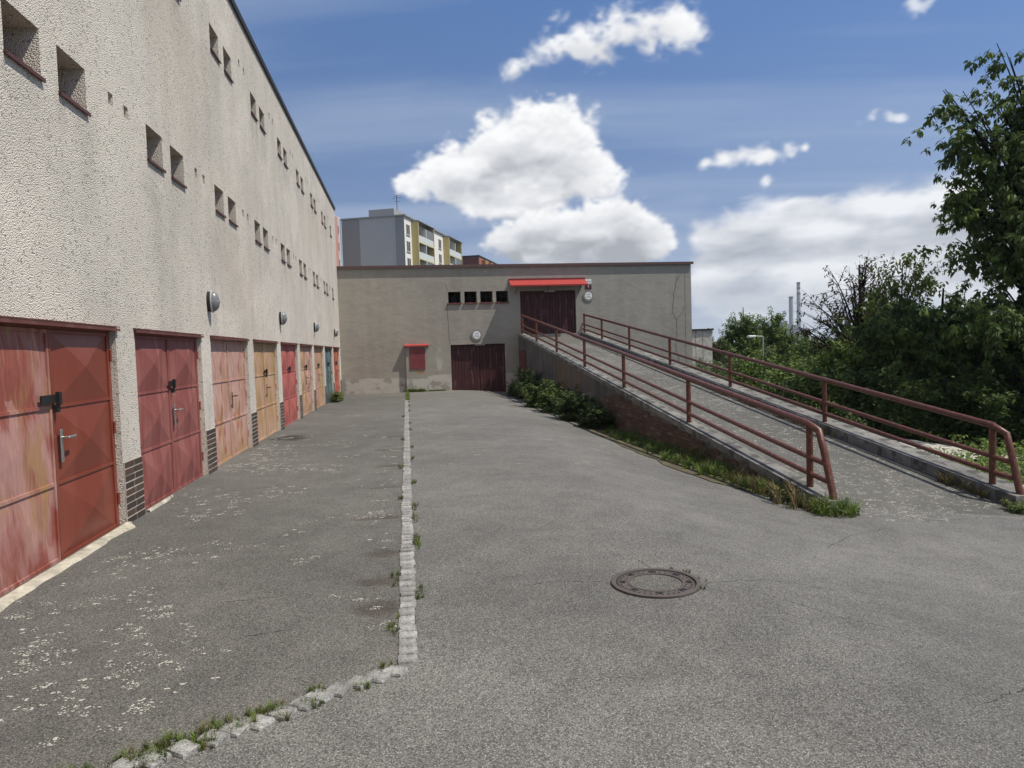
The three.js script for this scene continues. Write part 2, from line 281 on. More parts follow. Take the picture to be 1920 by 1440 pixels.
{
  const xs = [...range(-2.95, 5.05, .1), ...range(5.3, 14, .3)], zs = [...range(3, -3, .25), ...range(-3.08, -12, .08), ...range(-12.15, -32.3, .15)];
  const g = sheet(xs, zs, T, (x, z) => x < 5.05 || z > -8.45);
  structure('asphalt_yard', paintVerts(g, (x, y, z) => asphaltTone(x, z)), asphaltM);
  const cr = rngOf(8), crackG = (pts, w) => { const P = [], v = []; for (let i = 0; i < pts.length - 1; i++) for (let k = 0; k < 14; k++) { const t = k / 14; v.push([mix(pts[i][0], pts[i + 1][0], t) + (cr() - .5) * .025, mix(pts[i][1], pts[i + 1][1], t) + (cr() - .5) * .025]); } v.push(pts.at(-1)); for (let i = 0; i < v.length - 1; i++) { const [x, z] = v[i], [X, Z] = v[i + 1], l = Math.hypot(X - x, Z - z) || 1, q = w * (.15 + .7 * cr()), nx = -(Z - z) / l * q, nz = (X - x) / l * q, y = T(x, z) + .003, Y = T(X, Z) + .003; P.push(x - nx, y, z - nz, x + nx, y, z + nz, X + nx, Y, Z + nz, x - nx, y, z - nz, X + nx, Y, Z + nz, X - nx, Y, Z - nz); } const e = new THREE.BufferGeometry(); e.setAttribute('position', new THREE.Float32BufferAttribute(P, 3)); e.computeVertexNormals(); return e; };
  const yard = scene.children.find((o) => o.name === 'asphalt_yard'), crM = M({ color: rgb(.035, .033, .03), roughness: 1, side: THREE.DoubleSide });
  for (const [p, w] of [[[[1.36, -4.78], [1.0, -4.9], [.75, -4.86]], .0035], [[[2.0, -4.62], [2.5, -4.72], [3.0, -4.6]], .003], [[[1.75, -5.0], [1.7, -5.3]], .003], [[[2.3, -4.4], [2.6, -4.0], [3.0, -3.8]], .0028], [[[-1.3, -5.0], [-.9, -5.05]], .003], [[[-1.0, -4.35], [-.75, -4.4]], .004], [[[3.9, -6.2], [4.6, -6.9], [5.2, -7.2]], .004], [[[.6, -9], [1.6, -9.3], [2.8, -9.1]], .004], [[[6.0, -7.6], [7.0, -7.9], [8.0, -7.8]], .005], [[[.5, -14], [2, -14.5], [3.6, -14.1]], .005], [[[2.6, -2.9], [3.2, -3.2]], .003]]) mesh('crack', crackG(p, w), crM, yard);
  // paved path beyond the ramp and soil along the ramp wall
  structure('path', sheet(range(8.9, 13.1, .3), range(-8.3, -24, .5), (x, z) => T(x, z) - .02, (x, z) => x < 13.0 && !(z > -13.4 && x > 9.6 + (z + 13.4) * .2)), paleConcreteM);
  const r = rngOf(4), sx = [0, .2, .4, .6, .8, 1], zs2 = range(-8.0, -31.5, .25), pos = [], uv = [], idx = [];
  zs2.forEach((z, j) => { const w = .18 + .55 * ss(-8, -11, z) + .14 * (fbm(z * 1.3, 2, 3, 3) - .5) * 2; for (const s of sx) { const x = 5.06 - w * s; pos.push(x, T(x, z) + .012 + .03 * (1 - s), z); uv.push(x, z); } if (j) for (let i = 0; i < 5; i++) { const a = (j - 1) * 6 + i, b = j * 6 + i; idx.push(a, a + 1, b, a + 1, b + 1, b); } });
  const sg = new THREE.BufferGeometry(); sg.setAttribute('position', new THREE.Float32BufferAttribute(pos, 3)); sg.setAttribute('uv', new THREE.Float32BufferAttribute(uv, 2)); sg.setIndex(idx.flatMap((v, i, a) => i % 3 === 0 ? [a[i], a[i + 2], a[i + 1]] : [])); sg.computeVertexNormals();
  structure('soil_verge', sg, soilM);
}
console.log('ground done');

// ------------------------------------------------------------------ garage building on the left
const WX = -2.88, WD = .40;                        // wall face and thickness
const DOOR0 = 5.17, PITCH = 3.0, DW = 2.5, DH = 2.0;
const doors = [];
{
  const B = thing('garage_building', 'long garage building with pale rough render and a row of metal double doors', 'building', [WX, 0, 0]);
  const sh = new THREE.Shape(), U0 = -4, U1 = 32.2, TOP = 8.05;
  sh.moveTo(U0, -.3); sh.lineTo(U0, TOP); sh.lineTo(U1, TOP); sh.lineTo(U1, -.3);
  for (let k = 8; k >= -2; k--) { const a = DOOR0 + PITCH * k, b = a + DW; sh.lineTo(b, -.3); sh.lineTo(b, DH); sh.lineTo(a, DH); sh.lineTo(a, -.3); }
  sh.closePath();
  const wins = [], vents = [];
  for (let k = -2; k <= 8; k++) {
    const lo = 5.9 + 2.975 * k, up = lo + .17;
    for (const [u, y] of [[lo, 3.99], [lo + .85, 3.99], [up, 6.55], [up + .86, 6.55]]) if (u + .55 < 31.0 || u === lo || u === up) if (u + .6 < 32) wins.push([u, y]);
    if (k < 8) for (const [u, y] of [[lo + 1.92, 4.26], [lo + 2.32, 4.26], [up + 2.0, 7.07], [up + 2.4, 7.07]]) vents.push([u, y]);
  }
  const hole = (u0, u1, y0, y1) => { const h = new THREE.Path(); h.moveTo(u0, y0); h.lineTo(u1, y0); h.lineTo(u1, y1); h.lineTo(u0, y1); h.closePath(); sh.holes.push(h); };
  for (const [u, y] of wins) hole(u, u + .55, y, y + .41);
  for (const [u, y] of vents) hole(u, u + .12, y, y + .13);
  let g = new THREE.ExtrudeGeometry(sh, { depth: WD, bevelEnabled: false });
  g = new TessellateModifier(.24, 11).modify(g);
  g.rotateY(Math.PI / 2); g.translate(-WD, 0, 0);
  g = triUV(g); g.computeVertexNormals();
  const sillStreak = (u, y) => { let k = 0; for (const [wu, wy] of wins) if (y < wy && y > wy - 1.1 && u > wu - .1 && u < wu + .68) k = Math.max(k, (1 - (wy - y) / 1.1) * vnoise(u * 9, y * .7, 8)); return k; };
  paintVerts(g, (x, y, z) => {
    const n = fbm(z * .45, y * .45, 22, 4), s = fbm(z * 2.2, y * .35, 24, 4);
    let v = 1 + .18 * (n - .5) + .14 * (s - .5); v *= 1 - .26 * sillStreak(-z, y); v *= 1 - .09 * ss(.55, .75, fbm(z * 3.5, y * .22, 29, 4)); v *= 1 + .10 * ss(.60, .64, fbm(z * .5 + 11, y * .7, 26, 4));
    const w = ss(.5, .72, fbm(z * .3 + 5, y * .5, 27, 4));
    return [v * mix(1, 1.01, w), v * mix(1, .985, w), v * mix(1, .965, w)];
  });
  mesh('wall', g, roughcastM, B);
  mesh('roof_slab', [box(-9, -WD - .01, 7.8, 8.04, 4, -32.19)], concreteM, B);
  mesh('end_wall', [box(-9, -WD - .01, -.3, 7.79, -31.9, -32.19)], M({ map: rcMap, bumpMap: rcBump, bumpScale: .012, roughness: .95 }), B);
  mesh('rear_wall', [box(-9.2, -9.01, -.3, 8.04, 4, -32.19)], M({ map: rcMap, roughness: .95 }), B);
  mesh('roof_edge', [box(-WD - .1, .045, 8.053, 8.12, 4, -32.24), box(.018, .046, 8.0, 8.052, 4, -32.24)], roofTrimM, B);
  const sillM = M({ color: rgb(.085, .028, .024), roughness: .6 }), paneM = M({ color: rgb(.02, .022, .024), roughness: .25 }), woodM = M({ color: rgb(.16, .14, .12), roughness: .8 });
  for (const [u, y] of wins) {
    const w = mesh('window', [box(-WD + .025, -WD + .035, y, y + .41, -u, -u - .55)], paneM, B);
    mesh('frame', [box(-WD + .036, -WD + .07, y, y + .035, -u, -u - .55), box(-WD + .036, -WD + .07, y + .375, y + .41, -u, -u - .55), box(-WD + .036, -WD + .07, y + .036, y + .374, -u, -u - .035), box(-WD + .036, -WD + .07, y + .036, y + .374, -u - .515, -u - .55)], woodM, w);
    const s = new THREE.BufferGeometry();
    mesh('sill', [box(-WD + .04, .03, y - .004, y + .008, -u + .012, -u - .562), box(.018, .031, y - .024, y - .005, -u + .012, -u - .562)], sillM, w);
  }
  const clayM = M({ color: rgb(.13, .06, .042), roughness: .85 });
  for (const [u, y] of vents) mesh('vent_brick', [box(-.30, -.20, y + .002, y + .05, -u - .002, -u - .118), box(-.33, -.30, y + .002, y + .128, -u - .002, -u - .118)], clayM, B);
  // doors
  // weathered paint: patches of base coat, chalked film and bare ochre primer, broken up by wiping strokes and fine vertical runs
  const worn = (u, v, z, base, chalk, primer, cut) => {
    const wu = u + .10 * (fbm(u * 5, v * 7, z + 3, 3) - .5), wv = v + .16 * (fbm(u * 4, v * 4, z + 6, 3) - .5);
    const pch = fbm(wu * 3.2, wv * 4.2, z, 5), run = fbm(wu * 46, wv * 3.5, z + 9, 4), wipe = fbm((wu + wv * .55) * 15, (wv - wu * .4) * 4.5, z + 12, 5), fine = fbm(u * 120, v * 26, z + 15, 2);
    let c = mix3(base, chalk, clamp(ss(.34, .64, pch * .6 + wipe * .4) + .45 * (run - .5)));
    c = mix3(c, primer, clamp(ss(cut, cut + .22, fbm(wu * 4 + 7, wv * 3, z + 18, 5) + .45 * (run - .5)) * .85));
    if (wipe > .66) c = mix3(c, chalk.map((q) => q * 1.18), .55);
    return c.map((q) => q * (.86 + .28 * fine));
  };
  const streak = (seed, fn) => texture(384, 640, (x, y) => fn(x / 384, y / 640, seed));
  const paints = {
    chalky: streak(1, (u, v) => worn(u, v, 100, [.26, .066, .043], [.40, .215, .185], [.36, .20, .085], .50)),
    red: streak(2, (u, v) => { const a = fbm(u * 5, v * 3, 110, 5), b = fbm(u * 60, v * 5, 112, 3); return mix3([.190, .040, .022], [.225, .056, .033], ss(.35, .7, a) + .3 * (b - .5)); }),
    dull: streak(3, (u, v) => { const a = fbm(u * 12, v * 3, 114, 5), b = fbm(u * 60, v * 5, 116, 3); return mix3([.215, .058, .047], [.285, .098, .082], ss(.35, .72, a) + .4 * (b - .5)); }),
    ochre: streak(4, (u, v) => worn(u, v, 118, [.42, .235, .14], [.48, .31, .20], [.38, .235, .09], .42)),
    rose: streak(5, (u, v) => { let c = worn(u, v, 130, [.42, .225, .17], [.49, .31, .255], [.40, .245, .115], .44); return mix3(c, [.30, .055, .045], ss(.66, .74, fbm(u * 8, v * 6, 136, 5)) * .7); }),
    salmon: streak(6, (u, v) => mix3([.36, .085, .07], [.42, .125, .105], ss(.35, .7, fbm(u * 7, v * 3, 140, 5)))),
    teal: streak(7, (u, v) => { const a = fbm(u * 8, v * 3, 144, 5); return mix3(mix3([.055, .10, .105], [.11, .175, .175], ss(.35, .7, a)), [.2, .16, .12], ss(.64, .75, fbm(u * 12, v * 6, 146, 4)) * .5); }),
    orange: streak(8, (u, v) => mix3([.36, .08, .045], [.42, .125, .075], ss(.35, .7, fbm(u * 7, v * 3, 150, 5)))),
  };
  const paintM = {}; for (const k in paints) paintM[k] = M({ map: paints[k], roughness: k === 'red' ? .42 : .62, metalness: 0 });
  const look = [['chalky', 'red', 'double door with a chalky faded near leaf and a fresh red far leaf'], ['dull', 'dull', 'dull red double door with a bright lever handle'], ['rose', 'rose', 'rose and ochre weathered double door'], ['ochre', 'ochre', 'ochre weathered double door'], ['salmon', 'salmon', 'plain salmon red double door'], ['ochre', 'rose', 'ochre and pink double door'], ['rose', 'ochre', 'pale rose and ochre double door'], ['teal', 'teal', 'blue green double door'], ['orange', 'orange', 'orange red double door in the far corner']];
  const uvLeaf = (g, u0, w) => { g = g.index ? g.toNonIndexed() : g; const p = g.attributes.position, uv = new Float32Array(p.count * 2); for (let i = 0; i < p.count; i++) { uv[i * 2] = clamp((-p.getZ(i) - u0) / w, .01, .99); uv[i * 2 + 1] = clamp((p.getY(i) + .0) / DH, .01, .99); } g.setAttribute('uv', new THREE.BufferAttribute(uv, 2)); return g; };
  for (let k = -2; k <= 8; k++) {
    const a = DOOR0 + PITCH * k, lk = look[Math.max(k, 0)] , yb = T(WX, -a - 1.2) - .02, X = -.075;   // door plane behind the wall face
    const near = k === 3 || k === -1 ? paintM.ochre : paintM[lk[0]];
    const D = mesh('garage_door', [uvLeaf(box(X - .05, X + .012, yb, DH - .003, -a - .002, -a - .045), a, DW), uvLeaf(box(X - .05, X + .012, yb, DH - .003, -a - DW + .045, -a - DW + .002), a, DW), uvLeaf(box(X - .05, X + .012, DH - .05, DH - .003, -a - .046, -a - DW + .046), a, DW), uvLeaf(box(X - .08, X - .05, yb - .1, DH - .003, -a - .002, -a - DW + .002), a, DW)], paintM[lk[1]], B);
    D.userData.label = lk[2];
    mesh('lintel_flashing', [(() => { const g = box(-.074, .035, 0, .012, -a + .03, -a - DW - .03); g.rotateZ(-.12); g.translate(0, DH + .003, 0); return triUV(g); })(), box(.026, .036, DH - .035, DH - .009, -a + .03, -a - DW - .03)], flashM, D);
    const lw = (DW - .09 - .012) / 2;
    for (let s = 0; s < 2; s++) {
      const u0 = a + .045 + .002 + s * (lw + .008), mt = paintM[lk[s]], y0 = yb + .02, y1 = DH - .055, hp = (y1 - y0) / 3;
      const bars = [];
      for (const [b0, b1] of [[u0, u0 + .03], [u0 + lw - .03, u0 + lw]]) bars.push(box(X - .02, X + .018, y0, y1, -b0, -b1));
      for (let r = 0; r <= 3; r++) { const yc = y0 + r * hp; const q0 = r === 0 ? yc : yc - .014, q1 = r === 3 ? yc : yc + .014; bars.push(box(X - .02, X + .015, r === 3 ? y1 - .03 : q0, r === 0 ? y0 + .03 : q1, -u0 - .0305, -u0 - lw + .0305)); }
      mesh('leaf_frame', bars.map((b) => uvLeaf(b, u0, lw)), mt, D);
      for (let r = 0; r < 3; r++) {
        const pu0 = u0 + .0302, pu1 = u0 + lw - .0302, py0 = y0 + r * hp + .01, py1 = y0 + (r + 1) * hp - .01, cu = (pu0 + pu1) / 2, cy = (py0 + py1) / 2;
        const flat = (k === 0 && s === 0) || k === 2 || k === 3 || k === 6, ht = X + (flat ? .016 : .050), b = X + .002;
        const c4 = [[b, py0, -pu0], [b, py0, -pu1], [b, py1, -pu1], [b, py1, -pu0]], ap = [ht, cy, -cu], P = [];
        for (let i = 0; i < 4; i++) P.push(...c4[i], ...c4[(i + 1) % 4], ...ap);
        const pg = new THREE.BufferGeometry(); pg.setAttribute('position', new THREE.Float32BufferAttribute(P, 3)); pg.computeVertexNormals();
        mesh('panel', [uvLeaf(pg, u0, lw)], mt, D);
      }
      for (const hy of [.28, 1.0, 1.72]) { const hu = s ? a + DW - .03 : a + .03; mesh('hinge', [(() => { const g = new THREE.CylinderGeometry(.014, .014, .12, 8); g.translate(X + .028, hy, -hu); return clean(g); })()], mt, D); }
    }
    const mid = a + DW / 2;
    // lock: hasp with a bracket and padlock; lever handle on an upright plate
    if (k !== 2) mesh('hasp', [box(X + .031, X + .045, 1.33, 1.40, -mid + (k ? .09 : .22), -mid - .05), box(X + .045, X + .075, 1.31, 1.42, -mid - .055, -mid - .01), box(X + .03, X + .06, 1.25, 1.31, -mid - .05, -mid - .005)], blackM, D);
    if (k !== 4) {
      const hu = mid + (k === 0 ? .09 : .08), hm = k === 1 || k === 0 ? steelM : rustM;
      mesh('handle', [rbox(X + .031, X + .042, .82, 1.10, -hu + .022, -hu - .022, .005), (() => { const g = new THREE.CylinderGeometry(.011, .011, .06, 8); g.rotateZ(Math.PI / 2); g.translate(X + .07, 1.03, -hu); return clean(g); })(), rbox(X + .085, X + .105, 1.018, 1.042, -hu + .012, -hu - .13, .008)], hm, D);
    }
    doors.push(D);
  }
  // clinker plinths between the doors
  const brickMs = [[.055, .034, .026], [.07, .042, .03], [.045, .03, .025], [.085, .05, .035]].map((c) => M({ color: rgb(...c), roughness: .38 }));
  const mortarM = M({ map: cMap, color: rgb(2.1, 2.0, 1.8), roughness: .95 });
  const r = rngOf(11), brickG = [.205, .095, .15].map((w) => new RoundedBoxGeometry(.02, .058, w, 1, .004));
  for (let k = -2; k <= 8; k++) {
    const u0 = DOOR0 + PITCH * k + DW, u1 = k === 8 ? 32.18 : u0 + PITCH - DW, y0 = T(WX, -u0) - .02;
    const P = mesh('plinth', [box(.002, .011, y0 - .1, .635, -u0 - .004, -u1 + .004)], mortarM, B);
    for (let j = 0; j < 9; j++) {
      const yc = y0 + .05 + j * .0715; let u = u0 + .012; const w = u1 - u0 - .024;
      const parts = w > .4 ? (j % 2 ? [.205, .225] : [.235, .195]) : [w]; const tot = parts.reduce((q, v) => q + v, 0) + .012 * (parts.length - 1);
      for (const pw of parts) {
        const bw = pw * w / tot, m = new THREE.Mesh(brickG[0], brickMs[Math.floor(r() * 4)]); m.name = 'brick'; m.castShadow = m.receiveShadow = true;
        m.scale.set(1, 1, bw / .205); m.position.set(.0045 + r() * .002, yc + (r() - .5) * .003, -u - bw / 2); P.add(m); u += bw + .012 * w / tot;
      }
    }
  }
}
// low strip of old pale mortar at the foot of the first doors
{
  const mk = (z0, z1, w, seed, name) => {
    const pos = [], idx = [], zs = range(z0, z1, .05);
    zs.forEach((z, j) => { const e = ss(0, .25, Math.abs(z - z1)), ww = Math.max(.012, w * e * (.55 + .9 * fbm(z * 2.4, seed, 5, 5))); const xo = WX - .06; for (const [s, h] of [[0, .028], [.75, .02], [1, -.012]]) pos.push(xo + .065 + ww * s, T(xo, z) + h, z); if (j) for (let i = 0; i < 2; i++) { const a = (j - 1) * 3 + i, b = j * 3 + i; idx.push(a, a + 1, b, a + 1, b + 1, b); } });
    const g = new THREE.BufferGeometry(); g.setAttribute('position', new THREE.Float32BufferAttribute(pos, 3)); g.setIndex(idx); g.computeVertexNormals(); g.setAttribute('uv', new THREE.Float32BufferAttribute(pos.flatMap((v, i) => i % 3 === 0 ? [v, pos[i + 2]] : []), 2));
    structure(name, g, M({ map: cMap, bumpMap: cBump, bumpScale: .01, color: rgb(1.9, 1.78, 1.5), roughness: 1 }));
  };
  mk(-4.2, -7.78, .11, 3, 'threshold'); mk(-8.25, -9.1, .035, 9, 'threshold');
}
// wall lamps
{
  const glassM = new THREE.MeshPhysicalMaterial({ color: rgb(.17, .175, .175), roughness: .3, clearcoat: .5, clearcoatRoughness: .2 }), whiteM = M({ color: rgb(.42, .41, .38), roughness: .5 });
  const spec = [[-11.15, 2.51, 'above the third door from the camera'], [-17.2, 2.56, 'above the fourth and fifth doors'], [-23.4, 2.58, 'above the sixth and seventh doors'], [-29.8, 2.58, 'nearest the far corner']];
  for (const [z, y, w] of spec) {
    const L = thing('wall_lamp', 'oval grey wall lamp with pale rim ' + w, 'lamp', [WX, y, z], 'lamps along the garage wall');
    const oval = (r, d, x) => { const g = new THREE.CylinderGeometry(r, r, d, 28); g.rotateZ(Math.PI / 2); g.scale(1, 1, .62); g.translate(x + d / 2, 0, 0); return clean(g); };
    mesh('base', [oval(.15, .05, .001)], blackM, L);
    mesh('rim', [oval(.165, .02, .052)], whiteM, L);
    const d = new THREE.SphereGeometry(.148, 24, 12, 0, Math.PI * 2, 0, Math.PI / 2); d.rotateZ(-Math.PI / 2); d.scale(.62, 1, .62); d.translate(.073, 0, 0);
    mesh('glass_dome', [clean(d)], glassM, L);
    mesh('wire_guard', [tube([[.074, .15, 0], [.13, .1, 0], [.172, 0, 0], [.13, -.1, 0], [.074, -.15, 0]], .005, 14, 5), tube([[.074, 0, .095], [.14, 0, .06], [.172, 0, 0], [.14, 0, -.06], [.074, 0, -.095]], .005, 14, 5)], whiteM, L);
  }
}
console.log('garages done');

// ------------------------------------------------------------------ far building with the two plank doors
const BZ = -32.2;
{
  const B = thing('ramp_building', 'grey plastered garage building with two dark red plank doors and a red awning', 'building', [0, 0, BZ]);
  const X0 = WX + .002, X1 = 13.42, Y1 = 5.5, D = .3;
  const LD = [1.98, 4.46, -.25, 1.98], UD = [5.22, 7.82, 2.36, 4.34];
  const sh = new THREE.Shape(); sh.moveTo(X0, -.5); sh.lineTo(LD[0], -.5); sh.lineTo(LD[0], LD[3]); sh.lineTo(LD[1], LD[3]); sh.lineTo(LD[1], -.5); sh.lineTo(X1, -1.6); sh.lineTo(X1, Y1); sh.lineTo(X0, Y1); sh.closePath();
  const hole = (a, b, c, d) => { const h = new THREE.Path(); h.moveTo(a, c); h.lineTo(b, c); h.lineTo(b, d); h.lineTo(a, d); h.closePath(); sh.holes.push(h); };
  hole(...UD.slice(0, 2), UD[2], UD[3]);
  const wx = [1.95, 2.68, 3.40, 4.12]; for (const x of wx) hole(x, x + .56, 3.85, 4.36);
  const g = new THREE.ExtrudeGeometry(sh, { depth: D, bevelEnabled: false }); g.translate(0, 0, -D);
  const p = g.attributes.position, uv = g.attributes.uv; for (let i = 0; i < p.count; i++) uv.setXY(i, (p.getX(i) - X0) / (X1 - X0), (p.getY(i) + .5) / 6.0);
  const map = texture(2048, 768, (px, py) => {
    const x = X0 + px / 2048 * (X1 - X0), y = py / 768 * 6 - .5;
    const n = fbm(x * .55, y * .55, 200, 5), t = fbm(x * 3.2, y * 5.5, 203, 4), s = fbm(x * 4.5, y * .35, 206, 4), f = hash(px, py, 7);
    let v = .30 + .08 * (n - .5) + .06 * (t - .5) + .05 * (s - .5) + .025 * (f - .5); let c = [v * 1.07, v * .98, v * .83];
    if (x > 5.2) c = mix3(c, [v * 1.0, v * .97, v * .88], .7);
    // bare pale plinth with a ragged upper edge
    const edge = .60 + .16 * (fbm(x * 1.4, 3, 210, 4) - .5) + (x > .9 && x < 2 ? .1 : 0);
    if (x < 5 && y < edge) { const q = fbm(x * 3.5, y * 4, 213, 5), k = ss(edge, edge - .07, y) * (.35 + .65 * ss(.35, .58, q)); c = mix3(c, [.46, .43, .38], k); if (q < .4) c = mix3(c, [.24, .21, .18], .5); }
    // lime run beside the door
    const lx = (x - 1.45) / .16, ly = (y - 1.35) / .5; if (lx * lx + ly * ly < 1.3) c = mix3(c, [.48, .46, .42], .6 * ss(.25, .6, fbm(x * 8, y * 2, 216, 4)) * ss(1.3, .7, lx * lx + ly * ly));
    // old plaster edge over the lower door
    if (x > 1.86 && x < 5.2 && y > 2.2 && y < 2.23) c = c.map((q) => q * .86);
    if (fbm(x * 6, y * 6, 219, 3) > .86) c = mix3(c, [.5, .48, .45], .5);
    return c;
  });
  mesh('wall', g, M({ map, bumpMap: texture(512, 512, (x, y) => fbm(x / 20, y / 12, 225, 5, 0), { srgb: false, repeat: [4, 1.5] }), bumpScale: .005, roughness: .95 }), B);
  const roof = new THREE.Shape(); roof.moveTo(X0, Y1 + .003); roof.lineTo(X1 + .08, Y1 + .003); roof.lineTo(X1 + .08, Y1 + .06); roof.lineTo(X0, Y1 + .06); roof.closePath();
  mesh('roof_trim', [box(X0, X1 + .1, Y1 + .004, Y1 + .06, -D - .2, .09), box(X0, X1 + .1, Y1 - .06, Y1 + .003, .065, .092)], M({ color: rgb(.10, .055, .05), roughness: .6 }), B);
  mesh('roof_slab', [box(X0 + .1, X1 - .02, 5.1, 5.48, -9, -D - .004)], concreteM, B);
  mesh('side_wall', [box(X1 - .3, X1, -1.6, 5.48, -9, -D - .003)], M({ map: cMap, color: rgb(1.5, 1.45, 1.3), roughness: .95 }), B);
  const voidM = M({ map: cMap, roughness: 1 });
  for (const x of wx) {
    const w = mesh('window_opening', [box(x - .05, x + .61, 3.6, 4.6, -D - 2.6, -D - 2.5), box(x - .05, x - .02, 3.6, 4.6, -D - 2.499, -D - .003), box(x + .58, x + .61, 3.6, 4.6, -D - 2.499, -D - .003), box(x - .019, x + .579, 4.57, 4.6, -D - 2.499, -D - .003), box(x - .019, x + .579, 3.6, 3.63, -D - 2.499, -D - .003)], voidM, B);
    mesh('sill', [box(x - .04, x + .6, 3.835, 3.862, -.22, .06), box(x - .04, x + .6, 3.80, 3.834, .045, .06)], flashM, w);
    mesh('window_bar', [box(x + .27, x + .29, 3.863, 4.36, -.25, -.235), box(x, x + .56, 4.1, 4.12, -.234, -.22)], darkM, w);
  }
  // plank doors
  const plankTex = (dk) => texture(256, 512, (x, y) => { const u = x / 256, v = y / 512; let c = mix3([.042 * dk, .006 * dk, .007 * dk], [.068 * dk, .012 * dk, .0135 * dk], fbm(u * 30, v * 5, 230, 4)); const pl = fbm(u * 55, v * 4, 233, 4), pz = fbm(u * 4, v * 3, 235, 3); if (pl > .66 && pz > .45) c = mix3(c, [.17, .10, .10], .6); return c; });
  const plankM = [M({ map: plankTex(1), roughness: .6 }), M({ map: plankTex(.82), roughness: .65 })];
  const door = (name, R, lab) => {
    const [a, b, y0, y1] = R, zz = -.17;
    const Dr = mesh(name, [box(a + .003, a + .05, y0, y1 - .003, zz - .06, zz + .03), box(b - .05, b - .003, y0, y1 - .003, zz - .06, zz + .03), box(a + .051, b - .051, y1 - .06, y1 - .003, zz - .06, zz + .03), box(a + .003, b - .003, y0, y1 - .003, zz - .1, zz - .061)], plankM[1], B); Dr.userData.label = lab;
    const n = 17, w = (b - a - .106) / n, r = rngOf(a * 100);
    for (let i = 0; i < n; i++) {
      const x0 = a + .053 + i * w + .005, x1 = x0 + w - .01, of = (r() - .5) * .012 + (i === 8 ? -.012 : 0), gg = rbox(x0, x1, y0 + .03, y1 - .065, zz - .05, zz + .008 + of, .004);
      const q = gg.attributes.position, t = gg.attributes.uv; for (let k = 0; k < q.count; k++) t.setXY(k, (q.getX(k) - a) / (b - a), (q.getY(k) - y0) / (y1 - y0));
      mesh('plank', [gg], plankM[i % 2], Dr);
    }
    const sx = (a + b) / 2;
    mesh('door_lamp', [rbox(sx + .12 - .25, sx + .12 + .22, y1 - .055, y1 - .005, zz + .031, zz + .1, .01)], M({ color: rgb(.55, .55, .52), roughness: .5 }), Dr);
    return Dr;
  };
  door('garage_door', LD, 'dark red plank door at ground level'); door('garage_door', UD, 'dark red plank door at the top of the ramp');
  // awning over the upper door
  const awM = M({ map: texture(256, 64, (x, y) => mix3([.34, .036, .030], [.41, .055, .045], fbm(x / 40, y / 20, 240, 4))), roughness: .42 });
  const ay0 = 4.55, ay1 = 4.83, ax0 = 4.72, ax1 = 8.26, ad = .62;
  const prism = (x0, x1, pts) => { const s = new THREE.Shape(); pts.forEach((q, i) => i ? s.lineTo(...q) : s.moveTo(...q)); s.closePath(); const e = new THREE.ExtrudeGeometry(s, { depth: x1 - x0, bevelEnabled: false }); e.rotateY(-Math.PI / 2); e.translate(x1, 0, 0); return triUV(e); };   // profile in (z, y), swept along x
  const A = mesh('awning', [prism(ax0, ax1, [[.003, ay1], [ad, ay0], [ad, ay0 - .035], [.003, ay1 - .05]])], awM, B);
  mesh('front_lip', [box(ax0 - .01, ax1 + .01, ay0 - .06, ay0 + .004, ad + .001, ad + .02)], M({ color: rgb(.30, .025, .02), roughness: .5 }), A);
  mesh('upper_trim', [box(ax0 - .01, ax1 + .01, ay1 - .01, ay1 + .07, .003, .03)], M({ color: rgb(.16, .012, .012), roughness: .5 }), A);
  for (const x of [ax0 + .3, (ax0 + ax1) / 2, ax1 - .3]) mesh('bracket', [tube([[x, ay0 - .04, ad - .06], [x, ay0 - .32, .01]], .014)], darkM, A);
  // meter cabinet built against the wall
  const C = mesh('meter_cabinet', [box(-.03, .93, -.3, 1.95, .003, .14)], M({ map: texture(256, 512, (x, y) => { const u = x / 256, v = y / 512; let c = mix3([.27, .25, .21], [.33, .31, .27], fbm(u * 4, v * 8, 250, 5)); if (v < .36) c = mix3(c, [.46, .44, .40], ss(.3, .55, fbm(u * 5, v * 10, 252, 5))); const o = Math.hypot((u - .62) / .34, (v - .49) / .035 / 1.2) + 1.2 * (fbm(u * 7, v * 14, 255, 4) - .5); if (o < 1) c = mix3(c, [.33, .19, .07], ss(1, .5, o) * .75); return c; }), roughness: .95 }), B);
  { const q = C.geometry.attributes.position, t = C.geometry.attributes.uv; for (let k = 0; k < q.count; k++) t.setXY(k, (q.getX(k) + .03) / .96, (q.getY(k) + .3) / 2.25); }
  mesh('cabinet_door', [rbox(.14, .82, .93, 1.90, .142, .165, .006)], M({ map: texture(128, 128, (x, y) => mix3([.16, .022, .026], [.21, .05, .052], fbm(x / 20, y / 30, 260, 4))), roughness: .55 }), C);
  mesh('cabinet_canopy', [prism(-.09, 1.0, [[.003, 2.06], [.24, 2.0], [.24, 1.953], [.003, 1.953]])], awM, C);
  // cracks as flat dark strips, the shade of their depth put into the colour
  const crackM = M({ color: rgb(.10, .095, .085), roughness: 1 }); let rr = rngOf(77);
